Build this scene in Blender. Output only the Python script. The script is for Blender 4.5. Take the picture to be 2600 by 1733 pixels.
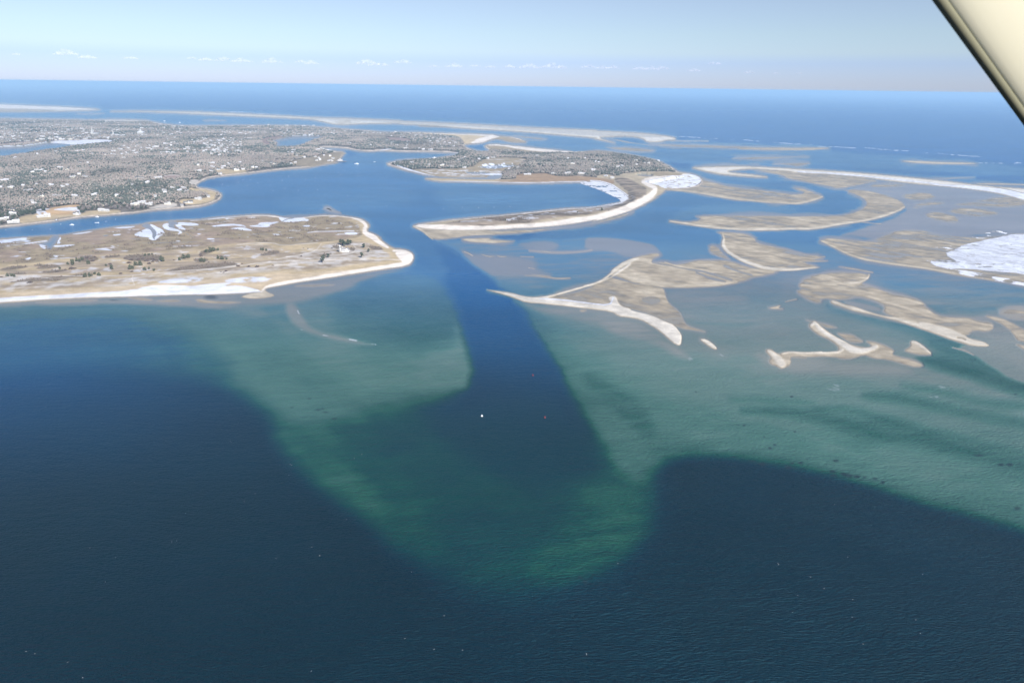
import bpy, bmesh, math, random
import numpy as np
from mathutils import Vector, Matrix

# ------------------------------------------------------------------ camera, sky, sun, exposure
for o in list(bpy.data.objects):
    bpy.data.objects.remove(o)
scene = bpy.context.scene
COL = scene.collection

CAM_H = 380.0                       # metres above the sea
FPX = 2600 * 24.0 / 36.0            # focal length in photograph pixels
CX, CY = 1300.0, 866.5
EDGE = 250000.0                      # how far the sea reaches
PITCH = math.atan((CY - 223.0) / FPX) + math.atan(CAM_H / EDGE)
ROLL = math.radians(0.74)

fwd = Vector((0, math.cos(PITCH), -math.sin(PITCH)))
up0 = Vector((0, math.sin(PITCH), math.cos(PITCH)))
rt0 = Vector((1, 0, 0))
rt = rt0 * math.cos(ROLL) + up0 * math.sin(ROLL)
up = up0 * math.cos(ROLL) - rt0 * math.sin(ROLL)

cd = bpy.data.cameras.new('camera')
cam = bpy.data.objects.new('camera', cd)
COL.objects.link(cam)
cam.matrix_world = Matrix(((rt.x, up.x, -fwd.x, 0), (rt.y, up.y, -fwd.y, 0), (rt.z, up.z, -fwd.z, CAM_H), (0, 0, 0, 1)))
cd.lens = 24.0
cd.sensor_width = 36.0
cd.clip_start = 0.1
cd.clip_end = 700000.0
cd.dof.use_dof = True
cd.dof.focus_distance = 2500.0
cd.dof.aperture_fstop = 6.3
scene.camera = cam

SUN_EL = math.radians(36)
SUN_AZ = math.radians(146)          # clockwise from +Y: behind the camera and to its right
w = bpy.data.worlds.new('World')
scene.world = w
w.use_nodes = True
nt = w.node_tree
bg = nt.nodes['Background']
sky = nt.nodes.new('ShaderNodeTexSky')
sky.sky_type = 'NISHITA'
sky.sun_disc = False
sky.sun_elevation = SUN_EL
sky.sun_rotation = SUN_AZ
sky.altitude = 300
sky.air_density = 1.0
sky.dust_density = 0.2
sky.ozone_density = 2.2
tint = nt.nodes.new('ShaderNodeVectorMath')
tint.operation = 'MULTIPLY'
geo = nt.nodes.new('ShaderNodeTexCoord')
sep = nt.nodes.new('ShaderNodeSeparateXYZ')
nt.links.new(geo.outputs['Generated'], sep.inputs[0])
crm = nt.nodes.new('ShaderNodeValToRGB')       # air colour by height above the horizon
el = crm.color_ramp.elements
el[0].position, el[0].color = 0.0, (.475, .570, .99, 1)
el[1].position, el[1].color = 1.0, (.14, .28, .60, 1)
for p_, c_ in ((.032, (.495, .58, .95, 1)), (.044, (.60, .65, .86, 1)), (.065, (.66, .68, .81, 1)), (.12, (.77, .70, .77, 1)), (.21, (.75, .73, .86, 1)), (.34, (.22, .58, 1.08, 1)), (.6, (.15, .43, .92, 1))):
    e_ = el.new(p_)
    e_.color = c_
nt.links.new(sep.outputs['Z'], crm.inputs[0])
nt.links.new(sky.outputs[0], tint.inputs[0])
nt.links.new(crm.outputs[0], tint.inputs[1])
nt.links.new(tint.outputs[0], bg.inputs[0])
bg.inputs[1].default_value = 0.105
sl = bpy.data.lights.new('sun', 'SUN')
sl.energy = 5.0
sl.angle = math.radians(0.5)
sl.color = (1.0, 0.955, 0.89)
so = bpy.data.objects.new('sun', sl)
COL.objects.link(so)
sd = Vector((math.sin(SUN_AZ) * math.cos(SUN_EL), math.cos(SUN_AZ) * math.cos(SUN_EL), math.sin(SUN_EL)))
so.rotation_euler = sd.to_track_quat('Z', 'Y').to_euler()
so.location = (0, 0, 2000)
scene.view_settings.view_transform = 'Standard'
scene.view_settings.look = 'None'
scene.view_settings.gamma = 1
scene.view_settings.exposure = 0.5
scene.cycles.use_denoising = True
scene.cycles.max_bounces = 6
scene.cycles.diffuse_bounces = 2
scene.cycles.volume_bounces = 1
scene.cycles.sample_clamp_indirect = 4

rnd = random.Random(7)
rng = np.random.default_rng(7)

# ------------------------------------------------------------------ projection between the photograph and the sea plane
R3 = np.array([[rt.x, rt.y, rt.z], [up.x, up.y, up.z], [fwd.x, fwd.y, fwd.z]])

def proj(X, Y, Z=0.0):
    dx, dy, dz = X, Y, Z - CAM_H
    a = R3[0, 0] * dx + R3[0, 1] * dy + R3[0, 2] * dz
    b = R3[1, 0] * dx + R3[1, 1] * dy + R3[1, 2] * dz
    c = R3[2, 0] * dx + R3[2, 1] * dy + R3[2, 2] * dz
    c = np.maximum(c, 1.0)
    return CX + FPX * a / c, CY - FPX * b / c

def ground(px, py, z=0.0):
    d = rt * ((px - CX) / FPX) + up * ((CY - py) / FPX) + fwd
    t = (z - CAM_H) / d.z
    return Vector((d.x * t, d.y * t, z))

ZOOM = {'A': (0, 230, 4.52), 'B': (500, 230, 4.52), 'C': (1000, 260, 4.52), 'D': (1500, 300, 4.52),
        'E': (2000, 300, 3.92), 'F': (0, 480, 3.92), 'G': (500, 500, 3.92), 'H': (1000, 540, 3.92),
        'I': (1500, 560, 3.92), 'J': (2000, 560, 3.92), 'K': (0, 280, 7.84), 'L': (280, 280, 7.84),
        'M': (500, 300, 7.84), 'N': (0, 440, 7.84), 'O': (980, 330, 7.84), 'P': (1260, 370, 7.84),
        'Q': (0, 600, 7.84), 'R': (300, 600, 7.84), 'Y': (330, 440, 9.8), 'X': (720, 360, 9.8),
        'T': (800, 590, 13.07), 'W': (0, 0, 0.90466), 'S': (0, 700, 1.96), 'U': (1400, 900, 1.96)}

def zp(*seq):
    """points written as letters (which enlargement of the photograph) followed by numbers"""
    out = []
    c = None
    buf = []
    for s in seq:
        if isinstance(s, str):
            c = ZOOM[s]
        else:
            buf.append(s)
            if len(buf) == 2:
                out.append((c[0] + buf[0] / c[2], c[1] + buf[1] / c[2]))
                buf = []
    return out

def chaikin(P, closed=True, n=1):
    P = np.array(P, dtype=np.float32)
    for _ in range(n):
        if closed:
            Q = np.roll(P, -1, axis=0)
            a = P * .75 + Q * .25
            b = P * .25 + Q * .75
            P = np.stack([a, b], 1).reshape(-1, 2)
        else:
            a = P[:-1] * .75 + P[1:] * .25
            b = P[:-1] * .25 + P[1:] * .75
            P = np.concatenate([P[:1], np.stack([a, b], 1).reshape(-1, 2), P[-1:]])
    return P

def sd_poly(px, py, P):
    n = len(P)
    d = np.full(px.shape, 1e12, np.float32)
    ins = np.zeros(px.shape, bool)
    for i in range(n):
        ax, ay = P[i]
        bx, by = P[(i + 1) % n]
        ex, ey = bx - ax, by - ay
        wx, wy = px - ax, py - ay
        L = ex * ex + ey * ey
        t = np.clip((wx * ex + wy * ey) / (L + 1e-9), 0, 1)
        dx, dy = wx - t * ex, wy - t * ey
        np.minimum(d, dx * dx + dy * dy, out=d)
        if ay != by:
            c = ((py >= ay) != (py >= by))
            ins ^= c & (px < ax + (py - ay) * ex / ey)
    d = np.sqrt(d)
    return np.where(ins, d, -d)

def sd_line(px, py, P, wd):
    d = np.full(px.shape, -1e6, np.float32)
    for i in range(len(P) - 1):
        ax, ay = P[i]
        bx, by = P[i + 1]
        ex, ey = bx - ax, by - ay
        wx, wy = px - ax, py - ay
        t = np.clip((wx * ex + wy * ey) / (ex * ex + ey * ey + 1e-9), 0, 1)
        dx, dy = wx - t * ex, wy - t * ey
        np.maximum(d, wd[i] * (1 - t) + wd[i + 1] * t - np.sqrt(dx * dx + dy * dy), out=d)
    return d

def _h(ix, iy, s):
    h = (ix * 374761393 + iy * 668265263 + s * 974634777) & 0xffffffff
    h = ((h ^ (h >> 13)) * 1274126177) & 0xffffffff
    h = h ^ (h >> 16)
    return (h & 0xffff).astype(np.float32) / 65535.0

def vnoise(x, y, s=0):
    fx, fy = np.floor(x), np.floor(y)
    ix, iy = fx.astype(np.int64), fy.astype(np.int64)
    tx, ty = (x - fx).astype(np.float32), (y - fy).astype(np.float32)
    tx = tx * tx * (3 - 2 * tx)
    ty = ty * ty * (3 - 2 * ty)
    a, b = _h(ix, iy, s), _h(ix + 1, iy, s)
    c, d = _h(ix, iy + 1, s), _h(ix + 1, iy + 1, s)
    return (a * (1 - tx) + b * tx) * (1 - ty) + (c * (1 - tx) + d * tx) * ty

def fbm(x, y, lam, octv=4, s=0, gain=.55):
    v = 0
    a = 1
    t = 0
    for o in range(octv):
        v = v + a * vnoise(x / lam, y / lam, s + o * 17)
        t += a
        a *= gain
        lam *= .5
    return v / t        # 0..1 about .5

def lin(r, g, b, k=1.0):
    f = lambda c: ((c / 255 + .055) / 1.055) ** 2.4 if c > 10 else c / 255 / 12.92
    return np.array([f(r) * k, f(g) * k, f(b) * k], np.float32)

def sstep(x):
    x = np.clip(x, 0, 1)
    return x * x * (3 - 2 * x)

# ------------------------------------------------------------------ the coast: heights, depths and ground cover
# E is the height above the water in metres (below 0: depth), C the ground's own colour where cover hides the sand
ID = {'mainland': 1, 'peninsula': 2, 'island': 3, 'barrier_beach': 4, 'barrier_island': 5, 'barrier_spit': 6}

DEPTH_COL = [(-14, (.001, .011, .013)), (-10, (.001, .019, .030)), (-8.5, (.001, .028, .036)), (-6.5, (.004, .052, .041)), (-5.5, (.013, .080, .052)),
             (-4.5, (.030, .098, .074)), (-3, (.060, .143, .110)), (-1.8, (.106, .176, .144)), (-.9, (.172, .200, .170)),
             (-.35, (.240, .240, .200)), (-.08, (.285, .262, .205)), (.02, (.262, .228, .168)), (.18, (.365, .302, .205)),
             (.45, (.470, .402, .288)), (.8, (.585, .522, .405)), (1.4, (.67, .625, .53))]

SKY_REFL_COL = [(-14, (.016, .105, .300)), (-10, (.008, .085, .215)), (-7, (.030, .120, .240)), (-4.5, (.062, .162, .262)), (-3, (.075, .165, .240)),  # depth colours with the blue of reflected sky painted in, for farther water
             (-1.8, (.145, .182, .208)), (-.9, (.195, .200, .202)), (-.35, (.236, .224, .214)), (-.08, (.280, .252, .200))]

def ramp_sky_refl(E):
    xs = [a for a, _ in SKY_REFL_COL]
    return np.stack([np.interp(E, xs, [c[k] for _, c in SKY_REFL_COL]) for k in range(3)], -1).astype(np.float32)

def ramp(E):
    xs = [a for a, _ in DEPTH_COL]
    return np.stack([np.interp(E, xs, [c[k] for _, c in DEPTH_COL]) for k in range(3)], -1).astype(np.float32)

SNOW = np.array((.70, .71, .73), np.float32)
ICE = np.array((.72, .78, .86), np.float32)
DRY = np.array((.67, .60, .50), np.float32)
TAN = np.array((.49, .382, .222), np.float32)
GRASS = np.array((.385, .315, .205), np.float32)
MARSH = np.array((.30, .234, .142), np.float32)
BRUSH = np.array((.18, .142, .10), np.float32)
LITTER = np.array((.17, .145, .115), np.float32)
PINK = np.array((.36, .25, .20), np.float32)

class Fld:
    def __init__(self, X, Y):
        self.X, self.Y = X, Y
        n = X.shape[0]
        self.px, self.py = [a.astype(np.float32) for a in proj(X, Y)]
        self.n1 = fbm(X, Y, 90, 4, 1) - .5
        self.n2 = fbm(X, Y, 90, 4, 2) - .5
        self.n3 = fbm(X, Y, 18, 3, 3) - .5
        # long thin streaks left by the tide
        self.st = fbm(X * .25 + Y * .05, Y - X * .12, 26, 4, 4) - .5
        self.st2 = fbm(X * .96 + Y * .28, (Y * .96 - X * .28) * 4, 60, 4, 5) - .5
        # bed forms combed out by the current
        self.st3 = fbm((X * .64 - Y * .77) * .16, X * .77 + Y * .64, 22, 4, 8, .6) - .5
        self.E = np.full(n, -12.0, np.float32)
        self.C = np.zeros((n, 3), np.float32)
        self.A = np.zeros(n, np.float32)       # how far cover hides the sand
        self.id = np.zeros(n, np.int32)
        self.foam = np.zeros(n, np.float32)
        self.weed = np.zeros(n, np.float32)
        self.wood = np.zeros(n, np.float32)
        self.nid = 10
        self.edge = np.zeros(n, np.float32)

    def sub(self, P, m, warp):
        P = np.asarray(P)
        x0, y0 = P.min(0) - m - 6 * warp
        x1, y1 = P.max(0) + m + 6 * warp
        ix = np.nonzero((self.px > x0) & (self.px < x1) & (self.py > y0) & (self.py < y1))[0]
        qx = self.px[ix] + warp * 14 * self.n1[ix] + warp * 5 * self.n3[ix]
        qy = self.py[ix] + warp * 5 * self.n2[ix] + warp * 2 * self.n3[ix]
        return ix, qx, qy

    def mask(self, P, f, warp, line=None, sm=1):
        if line is None:
            P = chaikin(P, True, sm)
            ix, qx, qy = self.sub(P, f, warp)
            s = sd_poly(qx, qy, P)
        else:
            wd = line if hasattr(line, '__len__') else [line] * len(P)
            m = max(wd)
            if sm:
                n0 = len(P)
                t = np.linspace(0, n0 - 1, n0 * 2)
                P2 = chaikin(P, False, 1)
                wd = np.interp(np.linspace(0, n0 - 1, len(P2)), range(n0), wd)
                P = P2
            ix, qx, qy = self.sub(P, f + m, warp)
            s = sd_line(qx, qy, P, wd)
        return ix, s

    def e(self, P, v, f=6, a=1, warp=1, line=None, streak=0, st='st', id=None, only=None):
        """pull the height towards v inside the outline, over a soft edge of f"""
        ix, s = self.mask(P, f, warp, line)
        m = sstep((s + f) / (2 * f)) * a
        if only == 'up':
            m = m * (self.E[ix] < v)
        elif only == 'water':
            m = m * (self.E[ix] < 0.0)
        tgt = v + streak * getattr(self, st)[ix] * 2
        self.E[ix] += (tgt - self.E[ix]) * m
        if id is not None:
            k = ID[id] if isinstance(id, str) else id
            self.id[ix[m > .35]] = k
        return ix, m

    def bar(self, P, v, f=5, warp=.7, line=None, streak=0.0, st='st', own=True, ap=15):
        """a sand bar: rises softly out of the water from a shallow apron"""
        if own:
            if line is not None:
                ap = 5
            else:
                ap = min(ap, .5 * float(np.sqrt(np.ptp(np.asarray(P)[:, 0]) * np.ptp(np.asarray(P)[:, 1]))))
            ix, s = self.mask(P, ap, warp + .5, line)
            wd_ = ap * np.clip(.62 + 1.8 * self.n1[ix] + .8 * self.st3[ix], .2, 1.3)
            q = np.clip(1 + s / wd_, 0, 1)
            tgt = -.34 - 1.5 * (1 - q)
            self.E[ix] += np.where(tgt > self.E[ix], (tgt - self.E[ix]) * sstep(q * 1.3) * .85, 0)
        ix, s = self.mask(P, f, warp, line)
        m = sstep((s + f) / (2 * f))
        tgt = v + streak * getattr(self, st)[ix] * 2
        e = self.E[ix]
        self.E[ix] = e + (tgt - e) * m * ((tgt > e) | (m > .9))
        if own:
            self.nid += 1
        self.id[ix[m > .3]] = self.nid

    def land(self, P, plat, rampw, id, warp=.6, col=None, shore=1.3, f=4):
        ix, s = self.mask(P, 30, warp, None)
        e = self.E[ix]
        hgt = .35 + shore * sstep(s / 5) + (plat - shore) * sstep((s - 3) / rampw) * (1 + .5 * self.n1[ix])
        out = np.where(s > -f, -.25 + .25 * sstep((s + f) / f), e)
        shelf = sstep((s + 16) / 16)
        wat = np.maximum(e, e + (-1.2 - e) * shelf * .7)
        wat = np.where(s > -f, np.maximum(wat, -.9 + 1.0 * sstep((s + f) / f)), wat)
        self.E[ix] = np.where(s > 0, np.maximum(hgt, .1), np.where(e < 0, np.minimum(wat, -.02), e))
        k = ID[id] if isinstance(id, str) else id
        self.id[ix[s > -1.5]] = k
        self.edge[ix] = np.maximum(self.edge[ix], sstep(1 - np.abs(s - .3) / 1.5))
        if col is not None:
            j = ix[s > 0]
            self.C[j] = col
            self.A[j] = 1
            self.C[j] *= (1 + .5 * self.n3[j])[:, None]
        return ix, s

    def c(self, P, col, f=3, a=1, warp=1, line=None, thr=None, fld='st', gain=6, landonly=True, wood=None, dry=True):
        """lay ground cover inside the outline; thr breaks it into patches"""
        ix, s = self.mask(P, f, warp, line)
        m = sstep((s + f) / (2 * f)) * a
        if thr is not None:
            m = m * np.clip((getattr(self, fld)[ix] - thr) * gain + .5, 0, 1)
        if landonly:
            m = m * (self.E[ix] > 0.02)
        self.C[ix] += (np.asarray(col, np.float32) - self.C[ix]) * m[:, None]
        self.A[ix] = np.maximum(self.A[ix], m)
        if wood is not None:
            self.wood[ix] += (wood - self.wood[ix]) * sstep((s + f) / (2 * f)) * a
        return ix, m

    def lake(self, P, depth=-2.5, f=1.2, warp=.4, line=None):
        ix, s = self.mask(P, f, warp, line)
        m = sstep((s + f) / (2 * f))
        self.E[ix] = np.where(s > 0, np.minimum(-.25 + depth * sstep(s / 12), self.E[ix]), self.E[ix] * (1 - m * .8))
        k = ix[s > 0]
        self.A[k] = 0
        self.wood[k] = 0
        self.id[k] = 0

    def ice(self, P, f=1.0, warp=.5, thr=None, fld='st2', col=None, gain=8, lift=.16, line=None):
        ix, s = self.mask(P, f, warp, line)
        m = sstep((s + f) / (2 * f))
        if thr is not None:
            m = m * np.clip((getattr(self, fld)[ix] - thr) * gain + .5, 0, 1)
        k = ix[m > .5]
        self.E[k] = np.maximum(self.E[k], lift)
        self.id[k[self.id[k] == 0]] = 9
        self.C[ix] += ((ICE if col is None else col) - self.C[ix]) * m[:, None]
        self.A[ix] = np.maximum(self.A[ix], m)
        self.wood[k] = 0

def build_fields(X, Y):
    F = Fld(X, Y)
    E = F.e
    # ---- sea bed -------------------------------------------------------------
    far = sstep((F.Y - 5200 - F.X * .1) / 2500)
    F.E[:] = -11 - 1.5 * (F.n1 + F.n2)
    # shelf along the near coast, left
    E(zp('W', -80, 680, 620, 680, 950, 600, 1040, 620, 1050, 700, 1068, 780, 1082, 840, 1080, 886, 1000, 925, 930, 975, 890, 1040, 880, 1120, 900, 1190, 930, 1250, 860, 1200, 760, 1130, 690, 1070, 620, 960, 560, 910, 460, 855, 330, 805, 150, 775, -80, 765), -5.2, 60, warp=2)
    E(zp('W', 300, 700, 640, 680, 960, 620, 1045, 700, 1062, 760, 1080, 830, 1078, 880, 990, 912, 900, 940, 800, 985, 700, 1000, 620, 940, 540, 880, 430, 830, 340, 780), -3.2, 38, warp=2)
    E(zp('W', 620, 700, 1000, 640, 1050, 720, 1066, 780, 1080, 840, 1076, 876, 1010, 895, 900, 900, 780, 870, 660, 800), -2.4, 26, a=.7, warp=1.6)
    E(zp('W', 780, 660, 1000, 610, 1060, 660, 1070, 780, 1000, 810, 880, 800, 760, 740), -5.0, 40, a=.85, warp=2)
    E(zp('W', 960, 815, 1040, 790, 1076, 800, 1083, 845, 1080, 885, 1030, 900, 960, 905), -2.3, 20, a=.8, warp=1.5)
    E(zp('W', -90, 722, 300, 722, 450, 770, 560, 860, 420, 880, 250, 850, -90, 860), -6.6, 40, a=.8, warp=2)
    E(zp('W', 1046, 735, 1060, 745, 1074, 800, 1083, 840, 1081, 885, 1050, 895, 1040, 850, 1046, 790), -2.6, 11, a=.6, warp=.9)
    E(zp('W', -60, 700, 300, 690, 620, 700, 760, 720, 640, 740, 400, 730, 200, 722, -60, 716), -3.0, 22, a=.9, warp=2)
    # broad green tongue below the inlet
    E(zp('W', 830, 960, 960, 930, 1090, 960, 1200, 1000, 1330, 1000, 1400, 940, 1490, 1000, 1520, 1080, 1510, 1170, 1485, 1240, 1430, 1300, 1330, 1350, 1180, 1385, 1050, 1360, 950, 1280, 860, 1180, 780, 1090, 760, 1020), -7.4, 75, warp=3)
    E(zp('W', 1330, 1120, 1400, 1040, 1470, 1040, 1502, 1090, 1505, 1150, 1485, 1225, 1430, 1285, 1340, 1325, 1230, 1340, 1200, 1290, 1280, 1220), -6.1, 30, a=.75, warp=2)
    E(zp('W', 1400, 1180, 1470, 1080, 1500, 1120, 1480, 1215, 1420, 1275, 1340, 1312, 1290, 1290, 1350, 1240), -5.8, 30, a=.6, warp=2)
    E(zp('W', 620, 985, 760, 960, 880, 1040, 960, 1130, 1010, 1220, 1020, 1300, 930, 1265, 830, 1185, 740, 1115, 680, 1060), -6.2, 50, a=.8, warp=2)
    E(zp('W', 620, 985, 720, 980, 800, 1060, 860, 1140, 890, 1200, 820, 1170, 740, 1110, 680, 1060), -5.2, 30, a=.6, warp=2)
    # the right-hand shallows
    E(zp('W', 1080, 560, 1140, 630, 1205, 735, 1262, 825, 1318, 920, 1372, 1010, 1440, 1115, 1500, 1085, 1560, 1052, 1660, 1046, 1780, 1062, 1900, 1088, 2010, 1118, 2150, 1165, 2480, 1260, 2480, 520, 1700, 500), -4.2, 27, warp=1.8)
    E(zp('W', 1400, 560, 1240, 720, 1300, 830, 1360, 930, 1440, 1030, 1540, 1020, 1700, 1030, 1900, 1065, 2100, 1130, 2480, 1200, 2480, 540), -3.1, 45, warp=2)
    E(zp('W', 1240, 690, 1330, 780, 1460, 870, 1580, 930, 1760, 960, 2000, 960, 2200, 990, 2480, 1060, 2480, 620, 1500, 600), -2.0, 55, warp=2)
    E(zp('W', 1230, 700, 1400, 740, 1560, 810, 1720, 850, 1900, 870, 2100, 890, 2250, 900, 2480, 980, 2480, 700, 1600, 700), -1.2, 45, a=.85, warp=2)
    # long dark furrows in the shallows, lower right
    for P, wd, v, a in ((zp('U', 960, 280, 1250, 290, 1500, 350, 1700, 395, 1900, 440, 2400, 560), (3, 9, 14, 18, 14, 12), -3.9, .8),
                     (zp('U', 1320, 270, 1500, 275, 1700, 340, 2000, 420, 2400, 500), (3, 7, 9, 7, 5), -3.4, .75),
                     (zp('U', 1560, 200, 1750, 215, 2000, 280, 2400, 350), (4, 9, 11, 9), -3.2, .8),
                     (zp('U', 1750, 160, 1950, 190, 2150, 240, 2400, 260), (3, 6, 8, 6), -2.8, .7),
                     (zp('U', 900, 220, 1100, 230, 1300, 240), (4, 8, 4), -2.7, .6),
                     (zp('U', 1850, 20, 2050, 60, 2200, 120, 2330, 165, 2450, 200), (10, 22, 16, 16, 10), -4.2, .8),
                     (zp('U', 180, 120, 300, 200, 420, 300, 500, 380), (10, 22, 26, 10), -3.9, .6),
                     (zp('J', 1100, 1000, 1500, 1180, 1900, 1330, 2150, 1480, 2300, 1600), (14, 14, 18, 26, 20), -3.6, .75),
                     (zp('J', 430, 860, 800, 960, 1150, 1080, 1500, 1230, 1650, 1330), (6, 10, 12, 12, 8), -2.9, .7)):
        E(P, v - .9, 17, a=min(a + .15, 1), warp=1.2, line=[q * 1.15 for q in wd])
    # channel from the inlet
    E(zp('W', 950, 560, 1000, 545, 1060, 590, 1130, 660, 1190, 700, 1212, 740, 1260, 825, 1300, 900, 1310, 960, 1220, 960, 1088, 930, 1086, 900, 1084, 830, 1066, 770, 1056, 700, 1010, 640), -10.2, 21, warp=1.1)
    E(zp('W', 1080, 920, 1290, 890, 1370, 1030, 1390, 1100, 1300, 1110, 1150, 1090, 1040, 1040, 1000, 980), -8.8, 48, a=.85, warp=2)
    # bays, river and the sound behind
    E(zp('W', -60, 520, 250, 495, 480, 440, 500, 420, 770, 372, 900, 372, 1000, 405, 1440, 400, 1450, 440, 1300, 500, 960, 520, 1000, 560, 1040, 640, 960, 640, 870, 560, 760, 505, 500, 490, 250, 520, -60, 560), -7.0, 14, warp=1)
    E(zp('W', 780, 350, 1000, 350, 1080, 352, 900, 375, 800, 390), -5.5, 8)
    E(zp('C', 400, 980, 900, 930, 1400, 1040, 1900, 980, 2300, 1000, 2300, 1150, 1500, 1250, 700, 1320), -4.4, 20, a=.7, streak=2.2, st='st2')
    E(zp('B', 900, 1250, 1500, 1200, 2350, 1100, 2600, 1250, 1800, 1400, 1000, 1400), -5.2, 22, a=.7, streak=2.2, st='st2')
    E(zp('W', 1500, 400, 1600, 380, 2400, 420, 2400, 520, 2200, 600, 1900, 560, 1500, 560, 1300, 560, 1200, 540, 1440, 480), -6.0, 16, warp=1)
    E(zp('W', -80, 246, 300, 250, 700, 270, 1100, 300, 1500, 330, 2000, 350, 2400, 385, 2400, 412, 1900, 380, 1560, 380, 1300, 345, 1000, 320, 700, 295, 300, 280, -80, 275), -5.5, 6, warp=1, streak=3, st='st2')
    # submerged flats between the inlet and the bars
    E(zp('H', 380, 280, 700, 260, 1200, 290, 1640, 300, 2300, 280, 2350, 480, 2200, 580, 1700, 740, 1250, 800, 1050, 760, 1000, 690, 880, 570, 640, 400, 500, 330), -2.6, 14, a=.95, warp=1, streak=1.6, st='st2')
    E(zp('H', 640, 370, 800, 400, 1200, 430, 1430, 480, 1400, 530, 1450, 570, 1600, 620, 1400, 640, 1000, 640, 860, 570), -.8, 9, a=.9, warp=1)
    E(zp('H', 1200, 300, 1450, 265, 1640, 295, 1640, 340, 1560, 400, 1380, 380), -.8, 8, a=.8)
    E(zp('H', 1600, 290, 1900, 250, 2100, 240, 2400, 270, 2400, 300, 2100, 262, 1900, 275), -1.0, 6, a=.8)
    E(zp('I', -60, 170, 100, 162, 350, 185, 560, 215, 660, 255, 700, 320, 660, 330, 480, 340, 380, 380, 200, 300, -60, 300), -1.0, 5, warp=.5)
    E(zp('I', 730, 690, 1100, 700, 1500, 640, 1600, 600, 1560, 900, 1900, 950, 1600, 1050, 1200, 1100, 950, 1020, 800, 850), -1.5, 14, a=.9, streak=.8)
    E(zp('D', 900, 1180, 1000, 1080, 1200, 1010, 1500, 990, 2350, 1000, 2350, 1120, 1500, 1115, 1190, 1130), -3.2, 9, a=.8)
    E(zp('H', 1150, 870, 1300, 900, 2350, 980, 2350, 1150, 2000, 1100, 1700, 1030, 1450, 1010, 1350, 960), -.9, 12, a=.9, streak=.8)
    E(zp('I', 0, 900, 300, 960, 560, 1020, 720, 1160, 860, 1260, 1030, 1400, 900, 1380, 600, 1200, 300, 1160, 150, 1080), -.8, 12, a=.9, streak=.8)
    E(zp('I', 1080, 1150, 1300, 1260, 1400, 1380, 1250, 1360, 1100, 1250), -1.0, 14, a=.7)
    E(zp('I', 1600, 1300, 1800, 1480, 2100, 1500, 2352, 1450, 2352, 1330, 1900, 1330), -.6, 14, a=.9)
    E(zp('J', -60, 1330, 500, 1400, 1000, 1420, 1300, 1490, 1000, 1560, 400, 1520, -60, 1500), -.6, 14, a=.9)
    E(zp('J', 1640, 1262, 1850, 1335, 1960, 1420, 2100, 1500, 2200, 1572, 2600, 1700, 2600, 1200, 2300, 1180, 2000, 1180), -.7, 6, a=.9, warp=.6)
    E(zp('J', 550, 790, 900, 850, 960, 910, 700, 880, 560, 830), -.5, 4, a=.9)
    E(zp('J', 850, 640, 1300, 780, 1400, 900, 1700, 980, 2100, 1010, 2600, 1150, 2600, 640, 2000, 600, 1000, 500), -2.3, 16, a=.9, streak=1.6)
    E(zp('J', 1500, 900, 1950, 930, 2352, 860, 2600, 900, 2600, 1250, 1700, 1150), -.5, 14, a=.8, streak=.6)
    E(zp('J', -60, 500, 200, 540, 60, 700, 200, 830, 430, 880, 900, 1000, 1500, 1220, 1100, 1220, 600, 1100, 200, 960, -60, 960), -1.6, 16, a=.7)
    E(zp('E', 560, 740, 720, 660, 950, 620, 2400, 740, 2500, 1200, 2000, 1140, 1500, 1250, 1000, 1260, 700, 1180, 480, 1180, 700, 1100, 1100, 980, 1200, 880, 1100, 800), -.28, 6, a=.95, warp=1, streak=.45)
    # near shore of the peninsula: rippled shallows
    E(zp('F', -60, 1120, 500, 1100, 1960, 1050, 2352, 1050, 2352, 1200, 1700, 1160, 900, 1145, 300, 1160, -60, 1190), -.45, 7, a=.95)
    E(zp('G', -60, 960, 700, 900, 1100, 830, 1950, 720, 2080, 720, 1700, 820, 1500, 930, 1200, 1010, 1000, 1060, 600, 1080, 300, 1100, -60, 1090), -.75, 10, a=.95)
    E(zp('G', 880, 1060, 960, 1050, 1010, 1130, 1060, 1200, 1130, 1290, 1260, 1350, 1450, 1390, 1650, 1440, 1800, 1480, 1600, 1470, 1300, 1410, 1100, 1350, 960, 1270, 880, 1160), -.8, 8, a=.9, warp=.5)
    E(zp('G', 200, 1080, 500, 1080, 700, 1150, 600, 1200, 400, 1160), -1.5, 12, a=.7)
    E(zp('G', 850, 180, 1100, 160, 1200, 190, 900, 215), -.35, 4, a=.9)
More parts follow.
